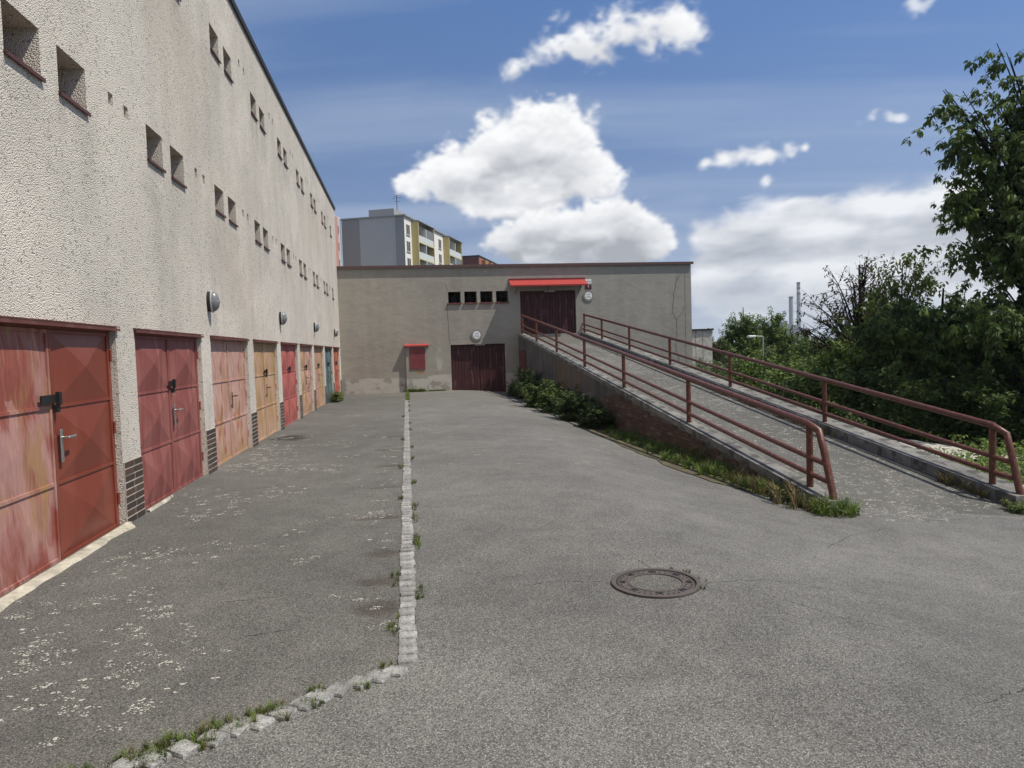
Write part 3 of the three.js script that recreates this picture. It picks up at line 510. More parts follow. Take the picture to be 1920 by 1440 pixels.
  const crack = (pts, w) => { const v = []; for (let i = 0; i < pts.length - 1; i++) for (let k = 0; k < 6; k++) { const t = k / 6; v.push([mix(pts[i][0], pts[i + 1][0], t) + (rr() - .5) * .05, mix(pts[i][1], pts[i + 1][1], t)]); } v.push(pts.at(-1)); const P = []; for (let i = 0; i < v.length - 1; i++) { const [x, y] = v[i], [X, Y] = v[i + 1], w1 = w; P.push(x - w1, y, .004, X - w1, Y, .004, x + w1, y, .004, x + w1, y, .004, X - w1, Y, .004, X + w1, Y, .004); } const e = new THREE.BufferGeometry(); e.setAttribute('position', new THREE.Float32BufferAttribute(P, 3)); e.computeVertexNormals(); return triUV(e); };
  mesh('wall_crack', [crack([[12.75, 4.9], [12.62, 4.4], [12.5, 3.6], [12.48, 3.2], [12.68, 2.85]], .012), crack([[13.0, 5.05], [12.72, 4.7]], .01), crack([[12.68, 2.85], [12.95, 3.2], [13.08, 3.45]], .01), crack([[12.68, 2.85], [12.66, 2.0], [12.6, 1.5], [12.75, 1.0], [12.7, .2]], .012), crack([[13.1, 5.1], [13.1, .1]], .007)], crackM, B);
  mesh('wall_crack', [crack([[1.9, 3.85], [1.92, 3.2], [1.93, 2.4], [1.95, 2.0]], .008), crack([[1.93, 4.4], [1.83, 4.75]], .008)], crackM, B);
  // lower annexe behind the corner
  const AN = mesh('annexe', [box(13.45, 15.05, -1.9, 2.35, -2.6, -1.4)], M({ map: cMap, color: rgb(2.3, 2.3, 2.25), roughness: .95 }), B);
  mesh('annexe_roof_trim', [box(13.45, 15.12, 2.352, 2.42, -2.7, -1.32)], roofTrimM, AN);
  mesh('annexe_joint', [box(14.18, 14.195, -1.9, 2.35, -1.399, -1.395), box(14.55, 14.565, -1.9, 2.35, -1.399, -1.395)], darkM, AN);
}
// signs
{
  const signTex = (draw, w = 256, h = 256) => { const c = document.createElement('canvas'); c.width = w; c.height = h; const x = c.getContext('2d'); draw(x, w, h); const t = new THREE.CanvasTexture(c); t.colorSpace = THREE.SRGBColorSpace; t.anisotropy = 8; return t; };
  const round = signTex((x) => { x.fillStyle = '#8b8b84'; x.fillRect(0, 0, 256, 256); x.fillStyle = '#4a4a48'; x.beginPath(); x.arc(128, 128, 98, 0, 7); x.fill(); x.fillStyle = '#e8e9ea'; x.beginPath(); x.arc(128, 128, 90, 0, 7); x.fill(); x.fillStyle = '#2c3038'; x.font = 'bold 52px sans-serif'; x.textAlign = 'center'; x.fillText('LPG', 128, 118); x.fillText('CNG', 128, 178); });
  const rimM = M({ color: rgb(.22, .22, .2), roughness: .6, metalness: .3 });
  for (const [px, py, lab] of [[8.42, 4.06, 'round white sign with dark letters LPG CNG beside the upper door'], [3.18, 2.40, 'round white sign with dark letters LPG CNG above the lower door']]) {
    const S = thing('round_sign', lab, 'sign', [px, py, BZ], 'gas prohibition signs');
    const d = new THREE.CircleGeometry(.245, 40); d.translate(0, 0, .031);
    mesh('sign_face', d, M({ map: round, roughness: .45 }), S);
    const c = new THREE.CylinderGeometry(.255, .255, .026, 40); c.rotateX(Math.PI / 2); c.translate(0, 0, .017); mesh('sign_back', [clean(c)], rimM, S);
  }
  const plate = (name, lab, x, y, w, h, tex) => { const S = thing(name, lab, 'sign', [x, y, BZ]); const q = new THREE.PlaneGeometry(w - .01, h - .01); q.translate(0, 0, .0165); mesh('sign_face', q, M({ map: tex, roughness: .4 }), S); mesh('sign_back', [rbox(-w / 2, w / 2, -h / 2, h / 2, .003, .0155, .003)], rimM, S); };
  plate('number_plate', 'white house number plate above the red plate', 8.43, 4.72, .30, .22, signTex((x, w, h) => { x.fillStyle = '#e9ebe6'; x.fillRect(0, 0, w, h); x.fillStyle = '#6b6e72'; x.font = 'bold 74px sans-serif'; x.textAlign = 'center'; x.fillText('1884', w / 2, 104); }, 192, 144));
  plate('emblem_plate', 'small dark red plate with a pale emblem under the white number plate', 8.43, 4.46, .30, .20, signTex((x, w, h) => { x.fillStyle = '#3d1114'; x.fillRect(0, 0, w, h); x.fillStyle = '#c9b3a8'; x.fillRect(80, 0, 34, 60); x.fillStyle = '#7d5a58'; x.fillRect(66, 66, 62, 26); }, 192, 128));
}
console.log('far building done');

// ------------------------------------------------------------------ ramp
const yL = (z) => -.264 + .1144 * (-z - 8.649), yR = (z) => -.442 + .1214 * (-z - 8.89);
const rampY = (x, z) => mix(yL(z), yR(z), (x - 5.2) / 2.92);
{
  const R = thing('access_ramp', 'sloping asphalt ramp with concrete copings leading up to the upper door', 'ramp');
  const zs = [-7.9, -8.2, ...range(-8.5, -32.19, .4)], wall = range(-8.2, -32.19, .5);
  const surf = sheet(range(5.34, 7.98, .165), zs, (x, z) => rampY(x, z) - .18);
  mesh('ramp_surface', paintVerts(surf, (x, y, z) => { const v = .92 + .5 * (fbm(x * .8, z * .5, 301, 4) - .5) + .3 * (fbm(x * 3, z * 2, 303, 3) - .5); return [v, v, v * .96]; }), asphaltM, R);
  const strip = (x0, x1, yt, yb, z0, z1, n) => {   // a long sloping block: top follows yt, bottom yb
    const pos = [], Z = range(z0, z1, Math.abs(z1 - z0) / n);
    const quad = (a, b, c, d) => pos.push(...a, ...b, ...c, ...a, ...c, ...d);
    for (let i = 0; i < Z.length - 1; i++) {
      const [a, b] = [Z[i], Z[i + 1]], A = [[x0, yb(a), a], [x1, yb(a), a], [x1, yt(a), a], [x0, yt(a), a]], B = [[x0, yb(b), b], [x1, yb(b), b], [x1, yt(b), b], [x0, yt(b), b]];
      quad(A[3], A[2], B[2], B[3]); quad(A[0], A[3], B[3], B[0]); quad(A[1], B[1], B[2], A[2]); quad(A[0], B[0], B[1], A[1]);
      if (!i) quad(A[0], A[1], A[2], A[3]); if (i === Z.length - 2) quad(B[1], B[0], B[3], B[2]);
    }
    const g = new THREE.BufferGeometry(); g.setAttribute('position', new THREE.Float32BufferAttribute(pos, 3)); g.computeVertexNormals(); return triUV(g);
  };
  // copings, in lengths with open joints
  const copMap = texture(1024, 1024, (x, y) => { const n = fbm(x / 64, y / 64, 402, 5, 16), n2 = fbm(x / 24, y / 24, 406, 4, 0), st = fbm(x / 90, y / 90, 409, 5, 0); let v = .20 + .14 * (n - .5) + .10 * (n2 - .5) + .08 * (hash(x, y, 5) - .5); v *= 1 - .55 * ss(.52, .66, st); return [v * 1.03, v, v * .94]; }, { repeat: [.5, .5] });
  const copM = [.86, .76, .95].map((k) => M({ map: copMap, bumpMap: cBump, bumpScale: .006, color: rgb(k, k * .99, k * .96), roughness: .92 }));
  let i = 0; for (let z = -8.05; z > -32; z -= 2) { const b = Math.max(z - 1.99, -32.19); mesh('coping', [strip(5.04, 5.339, yL, (q) => Math.max(yL(q) - .11, T(5.1, q) - .1), z, b, 1)], copM[i % 3], R); mesh('coping', [strip(7.981, 8.42, yR, (q) => yR(q) - .24, z - .3, Math.max(b - .3, -32.19), 1)], copM[(i + 1) % 3], R); i++; }
  // walls under the copings
  const plM = M({ map: texture(1024, 256, (x, y) => { const u = x / 1024 * 24, v = y / 256 * 3; const n = fbm(u * .8, v * .9, 310, 5), s = fbm(u * 7, v * .7, 312, 4); let k = .115 + .09 * (n - .5) + .14 * (s - .5); let c = [k * 1.05, k * .97, k * .88]; const o = ss(1.9, 1.5, Math.abs(u - 14.3)) * ss(.25, .55, fbm(u * 1.3, v * 1.6, 316, 4)); if (o) c = mix3(c, [.20, .125, .05], o * .8); if (s > .6 && v > 1) c = mix3(c, [.09, .075, .07], .5); return c; }), bumpMap: cBump, bumpScale: .008, roughness: .95 });
  const wl = strip(5.085, 5.33, (z) => yL(z) - .112, (z) => T(5, z) - .3, -8.1, -32.18, 48);
  { const q = wl.attributes.position, t = wl.attributes.uv; for (let k = 0; k < q.count; k++) t.setXY(k, (-q.getZ(k) - 8) / 24, (q.getY(k) + .6) / 3); }
  const SW2 = mesh('side_wall', wl, plM, R);
  mesh('side_wall', strip(7.99, 8.3, (z) => yR(z) - .242, (z) => -1.4, -8.2, -32.18, 40), concreteM, R);
  // bricks of the lower end
  const bm = [[.095, .052, .034], [.12, .068, .044], [.08, .048, .034], [.115, .075, .05], [.17, .115, .085]].map((c) => M({ color: rgb(...c), roughness: .9, bumpMap: cBump, bumpScale: .004 })), r = rngOf(5);
  const bg = new RoundedBoxGeometry(.03, .064, .24, 1, .006); let n = 0;
  for (let row = 0; row < 16; row++) {
    const yc = -.50 + .0375 + row * .075;
    for (let z = -8.6 - (row % 2) * .125; z > -18.4; z -= .252) {
      const topLim = yL(z + .12) - .125; if (yc + .032 > topLim || yc < T(5.0, z) - .03) continue;
      if (z < -16.6 && yc > .32 + (z + 18.4) * .10) continue;
      const m = new THREE.Mesh(bg, bm[r() < .08 ? 4 : Math.floor(r() * 4)]); m.name = 'brick'; m.castShadow = m.receiveShadow = true;
      m.position.set(5.081 + (r() - .5) * .008, yc + (r() - .5) * .004, z - .12); m.rotation.y = (r() - .5) * .02; SW2.add(m); n++;
    }
  }
  console.log('ramp bricks', n);
  // metal hatch in the ramp wall
  const H = mesh('hatch', [box(5.05, 5.083, -.12, 1.62, -30.2, -31.75)], M({ color: rgb(.13, .035, .028), roughness: .6 }), R);
  mesh('hatch_frame', [box(5.04, 5.049, 1.56, 1.62, -30.2, -31.75), box(5.04, 5.049, -.12, 1.559, -30.2, -30.27), box(5.04, 5.049, -.12, 1.559, -31.68, -31.75)], M({ color: rgb(.10, .028, .022), roughness: .6 }), H);
}
// railings
{
  const railMap = texture(512, 512, (x, y) => { const n = fbm(x / 40, y / 40, 320, 5), s = fbm(x / 10, y / 10, 322, 4); let c = mix3([.100, .027, .0135], [.135, .042, .023], ss(.4, .68, n)); if (s > .66) c = mix3(c, [.055, .032, .022], .75); if (fbm(x / 16, y / 16, 326, 4) > .70) c = mix3(c, [.24, .12, .085], .6); return c; }, { repeat: [1.5, 1.5] });
  const railM = M({ map: railMap, roughness: .45 });
  const rail = (lab, X, yf, posts, z0, zb, foot, bendTop, g) => {
    const G = thing('railing', lab, 'railing', [X, 0, 0], 'ramp railings');
    const h = .83, P = (z, dy) => [0, yf(z) + dy, z];
    mesh('top_rail', [tube([P(z0, h), P(z0 + 1, h), P((z0 + zb) / 2, h), P(zb - 1.2, h), P(zb - .3, h), P(zb - .08, h + .002), [0, yf(zb) + h - .03, zb + .06], [0, yf(zb) + h - .12, zb + .13], mixv([0, yf(zb) + h - .12, zb + .13], foot, .5), foot], .046, 90, 12)].map((q) => triUV(q)), railM, G);
    const end = (dy) => { const f0 = [0, yf(zb) + h - .12, zb + .13]; const t = clamp((f0[1] - (yf(zb) + dy)) / (f0[1] - foot[1])); return [0, mix(f0[1], foot[1], t), mix(f0[2], foot[2], t)]; };
    for (const dy of [.385, .165]) { const e = end(dy - .02); mesh('lower_rail', [tube([P(z0 - .25, dy), P(z0 + 2, dy), P((z0 + zb) / 2, dy), P(zb - 1, dy), e], .035, 40, 10)].map((q) => triUV(q)), railM, G); }
    for (const z of posts) { const c = new THREE.CylinderGeometry(.044, .044, h + .12, 14); c.translate(0, yf(z) + h / 2 - .06, z); mesh('post', [triUV(clean(c))], railM, G); }
  };
  const mixv = (a, b, t) => [mix(a[0], b[0], t), mix(a[1], b[1], t), mix(a[2], b[2], t)];
  rail('red painted tube railing on the near left side of the ramp', 5.2, yL, [-8.65, -12.7, -16.7, -20.5, -24.4, -28.25, -31.7], -31.75, -8.52, [0, -.52, -8.05]);
  rail('red painted tube railing on the far right side of the ramp', 8.12, yR, [-8.89, -12.96, -17.09, -21.25, -25.3, -28.98, -31.9], -32.0, -8.76, [0, -.76, -8.36]);
}
console.log('ramp done');

// ------------------------------------------------------------------ stone setts, manhole, lichen
{
  const K = thing('kerb_strip', 'row of small pale granite setts dividing the asphalt and curving off to the left', 'kerb'), r = rngOf(21);
  const sett = (seed) => {                          // worn block: bottom square, shoulders, rounded uneven top
    const q = rngOf(seed), P = [], ring = (s, y, j) => [[-1, -1], [0, -1.06], [1, -1], [1.06, 0], [1, 1], [0, 1.06], [-1, 1], [-1.06, 0]].map(([x, z]) => [x * s * .5 + (q() - .5) * j, y + (q() - .5) * j * .6, z * s * .5 + (q() - .5) * j]);
    const a = ring(1, -.5, .02), b = ring(1, .36, .05), c = ring(.92, .5, .06), top = [0, .5 + (q() - .5) * .06, 0];
    const add = (A, B) => { for (let i = 0; i < 8; i++) { const k = (i + 1) % 8; P.push(...A[i], ...B[i], ...A[k], ...A[k], ...B[i], ...B[k]); } };
    add(a, b); add(b, c); for (let i = 0; i < 8; i++) P.push(...c[i], ...top, ...c[(i + 1) % 8]);
    const g = new THREE.BufferGeometry(); g.setAttribute('position', new THREE.Float32BufferAttribute(P, 3)); g.computeVertexNormals(); return triUV(g, .12);
  };
  const vars = [1, 2, 3, 4, 5, 6].map(sett);
  const put = (x, z, w, l, rot, up = .012) => { const m = new THREE.Mesh(vars[Math.floor(r() * 6)], graniteMs[Math.floor(r() * 4)]); m.name = 'sett'; m.castShadow = m.receiveShadow = true; m.scale.set(w, .08, l); m.position.set(x, T(x, z) + up - .04, z); m.rotation.y = rot + (r() > .5 ? Math.PI : 0) + (r() - .5) * .1; m.rotation.x = (r() - .5) * .06; m.rotation.z = (r() - .5) * .06; K.add(m); };
  let z = -3.76, n = 0;
  while (z > -32 && n < 285) { const l = (.082 + r() * .05) * (1 + .25 * ss(-10, -28, z)); put(-.055 + (r() - .5) * .012, z - l / 2, .098 + r() * .024, l - .004, 0, .009 + r() * .006); z -= l + .005 + r() * .006; n++; }
  const curve = [[-.122, -3.67], [-.207, -3.627], [-.301, -3.582], [-.392, -3.522], [-.476, -3.479], [-.543, -3.419], [-.636, -3.348], [-.723, -3.284], [-.818, -3.244], [-.892, -3.18], [-.994, -3.116], [-1.106, -3.071], [-1.2, -3.02], [-1.3, -2.96], [-1.4, -2.9], [-1.5, -2.84], [-1.6, -2.77], [-1.7, -2.7]];
  curve.forEach(([x, zz]) => put(x, zz, .108 + r() * .014, .090 + r() * .014, -.55 + (r() - .5) * .2, .018));
  mesh('joint_bed', sheet([-.106, -.055, -.004], range(-3.78, -32.1, .4), (x, q) => T(x, q) + .003), M({ map: soilMap, color: rgb(.75, .68, .62), roughness: 1 }), K);
  console.log('setts', n);
}
{
  const C = thing('manhole_cover', 'round cast iron manhole cover with a concrete middle set in the asphalt', 'manhole', [1.655, T(1.655, -4.69) + .001, -4.69]);
  const iron = M({ map: texture(256, 256, (x, y) => mix3([.055, .044, .040], [.10, .082, .075], fbm(x / 20, y / 20, 330, 5))), roughness: .8, metalness: 0 });
  const ringG = (r0, r1, y0, y1, seg = 64) => { const s = new THREE.Shape(); s.absarc(0, 0, r1, 0, Math.PI * 2); const h = new THREE.Path(); h.absarc(0, 0, r0, 0, Math.PI * 2, true); s.holes.push(h); const e = new THREE.ExtrudeGeometry(s, { depth: y1 - y0, bevelEnabled: true, bevelSize: .003, bevelThickness: .003, bevelSegments: 1, curveSegments: seg }); e.rotateX(-Math.PI / 2); e.translate(0, y0, 0); return triUV(e); };
  mesh('outer_frame', [ringG(.278, .305, -.03, .012)], iron, C);
  mesh('seal_gap', [ringG(.266, .274, -.03, -.004)], darkM, C);
  mesh('cover_ring', [ringG(.195, .262, -.03, .006)], iron, C);
  mesh('inner_lip', [ringG(.183, .191, -.03, .010)], iron, C);
  const disc = new THREE.CylinderGeometry(.180, .180, .03, 40); disc.translate(0, -.011, 0); mesh('concrete_fill', [triUV(clean(disc))], M({ map: asphaltMap, bumpMap: asphaltBump, bumpScale: .006, color: rgb(.95, .94, .9), roughness: .95 }), C);
  for (let i = 0; i < 40; i++) { const a = i / 40 * Math.PI * 2; const g = rbox(-.008, .008, .0095, .0145, -.0065, .0065, .002); const m = mesh('stud', g, iron, C); m.position.set(Math.cos(a) * .248, 0, Math.sin(a) * .248); m.rotation.y = -a; }
  for (let i = 0; i < 32; i++) { const a = (i + .5) / 32 * Math.PI * 2; if (i % 4 === 0) continue; const g = rbox(-.006, .006, .0095, .0135, -.006, .006, .002); const m = mesh('stud', g, iron, C); m.position.set(Math.cos(a) * .207, 0, Math.sin(a) * .207); m.rotation.y = -a; }
  for (let i = 0; i < 8; i++) { const a = (i + .3) / 8 * Math.PI * 2; const g = rbox(-.017, .017, .0092, .0112, -.026, .026, .0006); const m = mesh('vent_slot', g, M({ color: rgb(.006, .006, .006), roughness: 1 }), C); m.position.set(Math.cos(a) * .227, 0, Math.sin(a) * .227); m.rotation.y = -a; }
}
function stuff(o) { o.userData.kind = 'stuff'; return o; }
{ // crusts of pale lichen: clumps of thin flat flakes
  const r = rngOf(31), gs = { yard: [], ramp: [] };
  const flake = (x, z, s, yOf, out, tilt = 0) => {
    const n = 5 + Math.floor(r() * 3), P = [], a0 = r() * 6.28, rad = []; for (let i = 0; i < n; i++) rad.push(s * (.45 + r() * .75));
    for (let i = 0; i < n; i++) { const a = a0 + i / n * 6.283, b = a0 + (i + 1) / n * 6.283, ra = rad[i], rb = rad[(i + 1) % n]; const p = (q, rr, h) => { const X = x + Math.cos(q) * rr * 1.2, Z = z + Math.sin(q) * rr; return [X, yOf(X, Z) + h, Z]; }; P.push(x, yOf(x, z) + .0045, z, ...p(b, rb, .0015), ...p(a, ra, .0015)); }
    out.push(P);
  };
  const patch = (x, z, s, yOf, out) => { const n = 6 + Math.floor(r() * 14 * Math.min(1.6, s / .03)); for (let i = 0; i < n; i++) { const a = r() * 6.283, d = Math.sqrt(r()) * s; flake(x + Math.cos(a) * d * 1.5, z + Math.sin(a) * d, (.003 + r() * r() * .008), yOf, out); } };
  for (let i = 0; i < 1500; i++) {
    const z = -3.1 - Math.pow(r(), 1.3) * 12, x = -2.8 + Math.pow(r(), 1.25) * 2.6; if (z > -3.9 && x > -.3 + (-3.7 - z) * 1.4) continue;
    const k = fbm(x * 1.4, z * 1.1, 340, 4); if (r() > ss(.46, .64, k) * 1.1) continue;
    patch(x, z,   .008 + Math.pow(r(), 2.2) * .065, T, gs.yard);
  }
  for (let i = 0; i < 380; i++) { const z = -10 - r() * 20, x = -2.7 + r() * 7; if (fbm(x * .9, z * .7, 344, 4) < .56) continue; patch(x, z, .02 + r() * .05, T, gs.yard); }
  for (let i = 0; i < 2600; i++) { const z = -7.6 - Math.pow(r(), 1.2) * 22, x = 5.45 + r() * 2.4; const y = (X, Z) => Math.max(rampY(X, Z) - .18, T(X, Z)) ; if (fbm(x * 1.2, z * .8, 347, 4) < .42) continue; patch(x, z, .012 + Math.pow(r(), 2) * .045, y, gs.ramp); }
  const build = (name, list, label) => { const g = new THREE.BufferGeometry(); const n = list.reduce((a, p) => a + p.length, 0), A = new Float32Array(n); let o = 0; for (const p of list) { A.set(p, o); o += p.length; } g.setAttribute('position', new THREE.BufferAttribute(A, 3)); g.computeVertexNormals(); const m = mesh(name, g, M({ color: rgb(.40, .385, .33), roughness: 1 })); stuff(m); tag(m, label, 'lichen'); console.log(name, n / 9); };
  build('lichen', gs.yard, 'cream lichen crusts speckling the asphalt before the garages'); build('lichen', gs.ramp, 'pale lichen crusts speckling the ramp');
}

// ------------------------------------------------------------------ plants
const leafM = (t = .3) => new THREE.MeshPhysicalMaterial({ color: 0xffffff, roughness: .75, transmission: t, thickness: 0, side: THREE.DoubleSide, specularIntensity: .3 });
const LEAF = leafM(.36), BLADE = leafM(.35);
function leafCluster(n, len, wid, spread, droop, seed) {
  const r = rngOf(seed), P = [];
  for (let i = 0; i < n; i++) {
    const az = r() * 6.283, el = (r() - .5) * 1.6 - droop, d = new THREE.Vector3(Math.cos(az) * Math.cos(el), Math.sin(el), Math.sin(az) * Math.cos(el));
    const up = new THREE.Vector3((r() - .5) * 1.2, 1, (r() - .5) * 1.2).normalize(), s = new THREE.Vector3().crossVectors(d, up).normalize(), nn = new THREE.Vector3().crossVectors(s, d);
    const b = new THREE.Vector3((r() - .5), (r() - .5), (r() - .5)).multiplyScalar(spread), L = len * (.7 + r() * .6), W = wid * (.75 + r() * .5);
    const mid = b.clone().addScaledVector(d, L * .5).addScaledVector(nn, -W * .18), l = b.clone().addScaledVector(d, L * .45).addScaledVector(s, W * .5), q = b.clone().addScaledVector(d, L * .45).addScaledVector(s, -W * .5), t = b.clone().addScaledVector(d, L).addScaledVector(nn, -L * .12);
    for (const [A, B, C] of [[b, mid, l], [b, q, mid], [l, mid, t], [mid, q, t]]) P.push(...A.toArray(), ...B.toArray(), ...C.toArray());
  }
  const g = new THREE.BufferGeometry(); g.setAttribute('position', new THREE.Float32BufferAttribute(P, 3)); g.computeVertexNormals(); return g;
}
const CL = { cherry: leafCluster(9, .15, .07, .10, .9, 1), bush: leafCluster(10, .085, .045, .14, .1, 2), small: leafCluster(10, .05, .026, .09, 0, 3), far: leafCluster(12, .20, .11, .36, .2, 4), wood: leafCluster(14, .55, .36, 1.1, .2, 5), sprig: leafCluster(5, .09, .05, .07, .4, 6) };
function instanced(name, geo, mat, mats, cols, parent) {
  const m = new THREE.InstancedMesh(geo, mat, mats.length); m.name = parent ? name : numbered(name); m.castShadow = m.receiveShadow = true;
  mats.forEach((q, i) => { m.setMatrixAt(i, q); m.setColorAt(i, cols[i]); }); (parent ?? scene).add(m); return m;
}
const barkM = M({ map: texture(128, 128, (x, y) => mix3([.05, .04, .032], [.10, .085, .07], fbm(x / 6, y / 24, 350, 4))), roughness: .95 });
// o: base, h (trunk height), r0, tips: [[cx,cy,cz,rx,ry,rz,n]] around the base, twigs, tl (twig length), per (clusters on a twig), cl, sc, cols
function plant(name, label, category, group, o, seed) {
  const G = thing(name, label, category, o.base, group), r = rngOf(seed), wood = [], mats = [], cols = [];
  const H = o.h, lean = o.lean ?? [0, 0], tp = (t) => new THREE.Vector3(lean[0] * t * t, H * t, lean[1] * t * t);
  if (o.r0) wood.push(limb([0, .2, .4, .6, .8, 1].map((t) => tp(t).add(new THREE.Vector3(Math.sin(t * 5 + seed) * .03 * H * .3, t ? 0 : -.2, Math.cos(t * 4 + seed) * .03 * H * .3))), o.r0, o.r0 * .25, 8));
  const Q = new THREE.Quaternion(), E = new THREE.Euler(), S = new THREE.Vector3();
  for (const [cx, cy, cz, rx, ry, rz, n] of o.tips) for (let i = 0; i < n; i++) {
    const d = new THREE.Vector3(r() - .5, r() - .5, r() - .5).normalize(), rad = Math.pow(r(), o.hollow ?? .45), tip = new THREE.Vector3(cx + d.x * rx * rad, cy + d.y * ry * rad, cz + d.z * rz * rad);
    const st = o.r0 ? tp(clamp((tip.y / H) * (.25 + r() * .4), .12, .97)) : new THREE.Vector3((r() - .5) * .3 * rx, 0, (r() - .5) * .3 * rz);
    const ctl = st.clone().lerp(tip, .5); ctl.y += (o.arch ?? .15) * tip.distanceTo(st);
    const pts = [0, .2, .4, .6, .8, 1].map((t) => new THREE.Vector3().copy(st).multiplyScalar((1 - t) * (1 - t)).addScaledVector(ctl, 2 * t * (1 - t)).addScaledVector(tip, t * t));
    const lr = o.lr ?? (o.r0 ? o.r0 * .28 : .012); wood.push(limb(pts, lr, lr * .2, 5));
    const crv = new THREE.CatmullRomCurve3(pts);
    for (let k = 0; k < o.twigs; k++) {
      const t0 = mix(o.from ?? .35, 1, Math.pow(r(), .7)), a = crv.getPoint(t0), od = tip.clone().sub(new THREE.Vector3(cx, cy, cz)).normalize();
      const dir = new THREE.Vector3(r() - .5, r() - .5, r() - .5).multiplyScalar(1.6).addScaledVector(od, .7); dir.y -= o.droop ?? .2; dir.normalize();
      const L = o.tl * (.5 + r()), b = a.clone().addScaledVector(dir, L);
      if (o.twigWood) wood.push(limb([a, a.clone().lerp(b, .5).add(new THREE.Vector3(0, .05 * L, 0)), b], lr * .3, lr * .1, 4));
      for (let c = 0; c < o.per; c++) {
        if (r() < (o.bare ?? 0)) continue;
        const pp = a.clone().lerp(b, o.per === 1 ? .8 + r() * .2 : .3 + .75 * c / (o.per - 1)).add(new THREE.Vector3(r() - .5, r() - .5, r() - .5).multiplyScalar(.1 * o.tl));
        const s = (o.sc ?? 1) * (.7 + r() * .6); E.set((r() - .5) * .9, r() * 6.283, (r() - .5) * .9);
        mats.push(new THREE.Matrix4().compose(pp, Q.setFromEuler(E), S.set(s, s, s)));
        const cc = o.cols[Math.floor(r() * o.cols.length)], v = .75 + r() * .5; cols.push(rgb(cc[0] * v, cc[1] * v, cc[2] * v));
      }
    }
  }
  mesh(o.r0 ? 'trunk' : 'stems', wood, barkM, G);
  instanced(o.r0 ? 'crown' : 'foliage', CL[o.cl], LEAF, mats, cols, G).userData.kind = 'stuff';
  return G;
}
const GREEN = { dark: [[.060, .094, .028], [.075, .115, .034], [.098, .14, .04]], mid: [[.105, .155, .038], [.13, .18, .045], [.085, .13, .036]], bright: [[.15, .22, .045], [.18, .25, .05], [.125, .19, .04]], olive: [[.125, .135, .045], [.145, .15, .052], [.10, .115, .042]], grey: [[.19, .23, .12], [.16, .20, .10], [.15, .20, .075]], brown: [[.085, .058, .040], [.10, .068, .044], [.075, .06, .04]] };
const at = (x, z) => [x, T(x, z) - .04, z];
// big cherry at the right edge
plant('cherry_tree', 'tall dark leaved cherry tree rising at the right edge', 'tree', null, { base: at(17.6, -16.9), h: 9.6, r0: .17, twigs: 9, tl: .7, per: 3, cl: 'cherry', sc: 1.15, from: .3, droop: .45, hollow: .4, cols: [...GREEN.dark, ...GREEN.mid, GREEN.bright[2]], tips: [[-3.3, 9.1, 0, .5, .4, .5, 5], [-2.4, 8.6, 0, 1.1, .6, .9, 11], [-1.2, 10.6, 0, .7, .6, .7, 8], [-.3, 9.0, 0, 1.4, 1.2, 1.2, 17], [-3.0, 7.1, 0, .7, .4, .7, 7], [-2.0, 6.9, 0, 1.3, .6, 1, 12], [-2.8, 5.6, .2, .8, .4, .7, 7], [-.8, 5.3, 0, 2.4, 2.6, 2.2, 38], [-2.2, 2.6, .6, 2.2, 1.5, 1.5, 26], [1.2, 10.2, 0, 1.2, .8, 1, 8]] }, 101);
plant('broadleaf_tree', 'dark broadleaf tree overhanging the bushes left of the cherry', 'tree', null, { base: at(15.2, -18.4), h: 4.2, r0: .1, twigs: 13, tl: .6, per: 4, cl: 'cherry', sc: 1.1, droop: .4, cols: [...GREEN.dark, GREEN.mid[0], GREEN.mid[1]], tips: [[0, 3.0, 0, 1.9, 1.3, 1.5, 34], [-1.5, 2.6, .3, 1.3, .9, 1, 16], [.6, 1.5, .8, 2, 1.1, 1.2, 22]] }, 102);
plant('young_tree', 'slender young tree with loose pale green leaves against the sky', 'tree', null, { base: at(16.0, -21.2), h: 5.3, r0: .05, twigs: 8, tl: .4, per: 3, cl: 'sprig', sc: 1.25, arch: .3, cols: [...GREEN.bright, ...GREEN.olive], tips: [[0, 4.4, 0, 1.4, 1.4, 1.2, 20], [-1.0, 3.6, 0, 1, 1, 1, 12], [.9, 5.1, 0, .5, .9, .5, 8]], twigWood: true }, 103);
plant('bare_tree', 'half bare tree with twisted brown branches and few dark leaves', 'tree', null, { base: at(16.4, -24.0), h: 5.6, r0: .12, lr: .045, twigs: 9, tl: .65, per: 3, cl: 'sprig', sc: 1.1, bare: .55, arch: .22, from: .25, droop: .05, cols: GREEN.brown, tips: [[0, 4.6, 0, 1.5, 1.6, 1.4, 26], [-1.2, 3.6, 0, 1.3, 1.0, 1.1, 20], [1.0, 4.0, 0, 1.2, 1.1, 1.1, 14]], twigWood: true }, 104);
// shrubs behind the right railing
const bushes = [
  [11.2, -19.2, 1.5, 1.5, 'dark'], [12.3, -18.6, 1.6, 2.0, 'dark'], [13.7, -17.8, 1.5, 2.0, 'dark'], [15.2, -16.4, 1.6, 1.9, 'dark'], [16.6, -15.2, 1.6, 2.2, 'dark'],
  [12.4, -22.0, 1.6, 2.2, 'mid'], [14.2, -20.6, 1.6, 2.9, 'mid'], [13.2, -25.0, 1.7, 2.3, 'mid'], [10.9, -23.6, 1.3, 1.7, 'dark'], [16.2, -18.0, 1.5, 2.6, 'mid'], [18.4, -20.0, 2.0, 3.2, 'dark'], [12.0, -28.0, 1.2, 1.7, 'grey'], [13.3, -30.6, 1.2, 1.8, 'grey'], [15.2, -28.2, 1.6, 2.3, 'olive'], [16.9, -27.2, 1.7, 2.8, 'mid'], [19.2, -26, 2.2, 3.4, 'mid'], [21.5, -24.5, 2.5, 4.2, 'dark'],
];
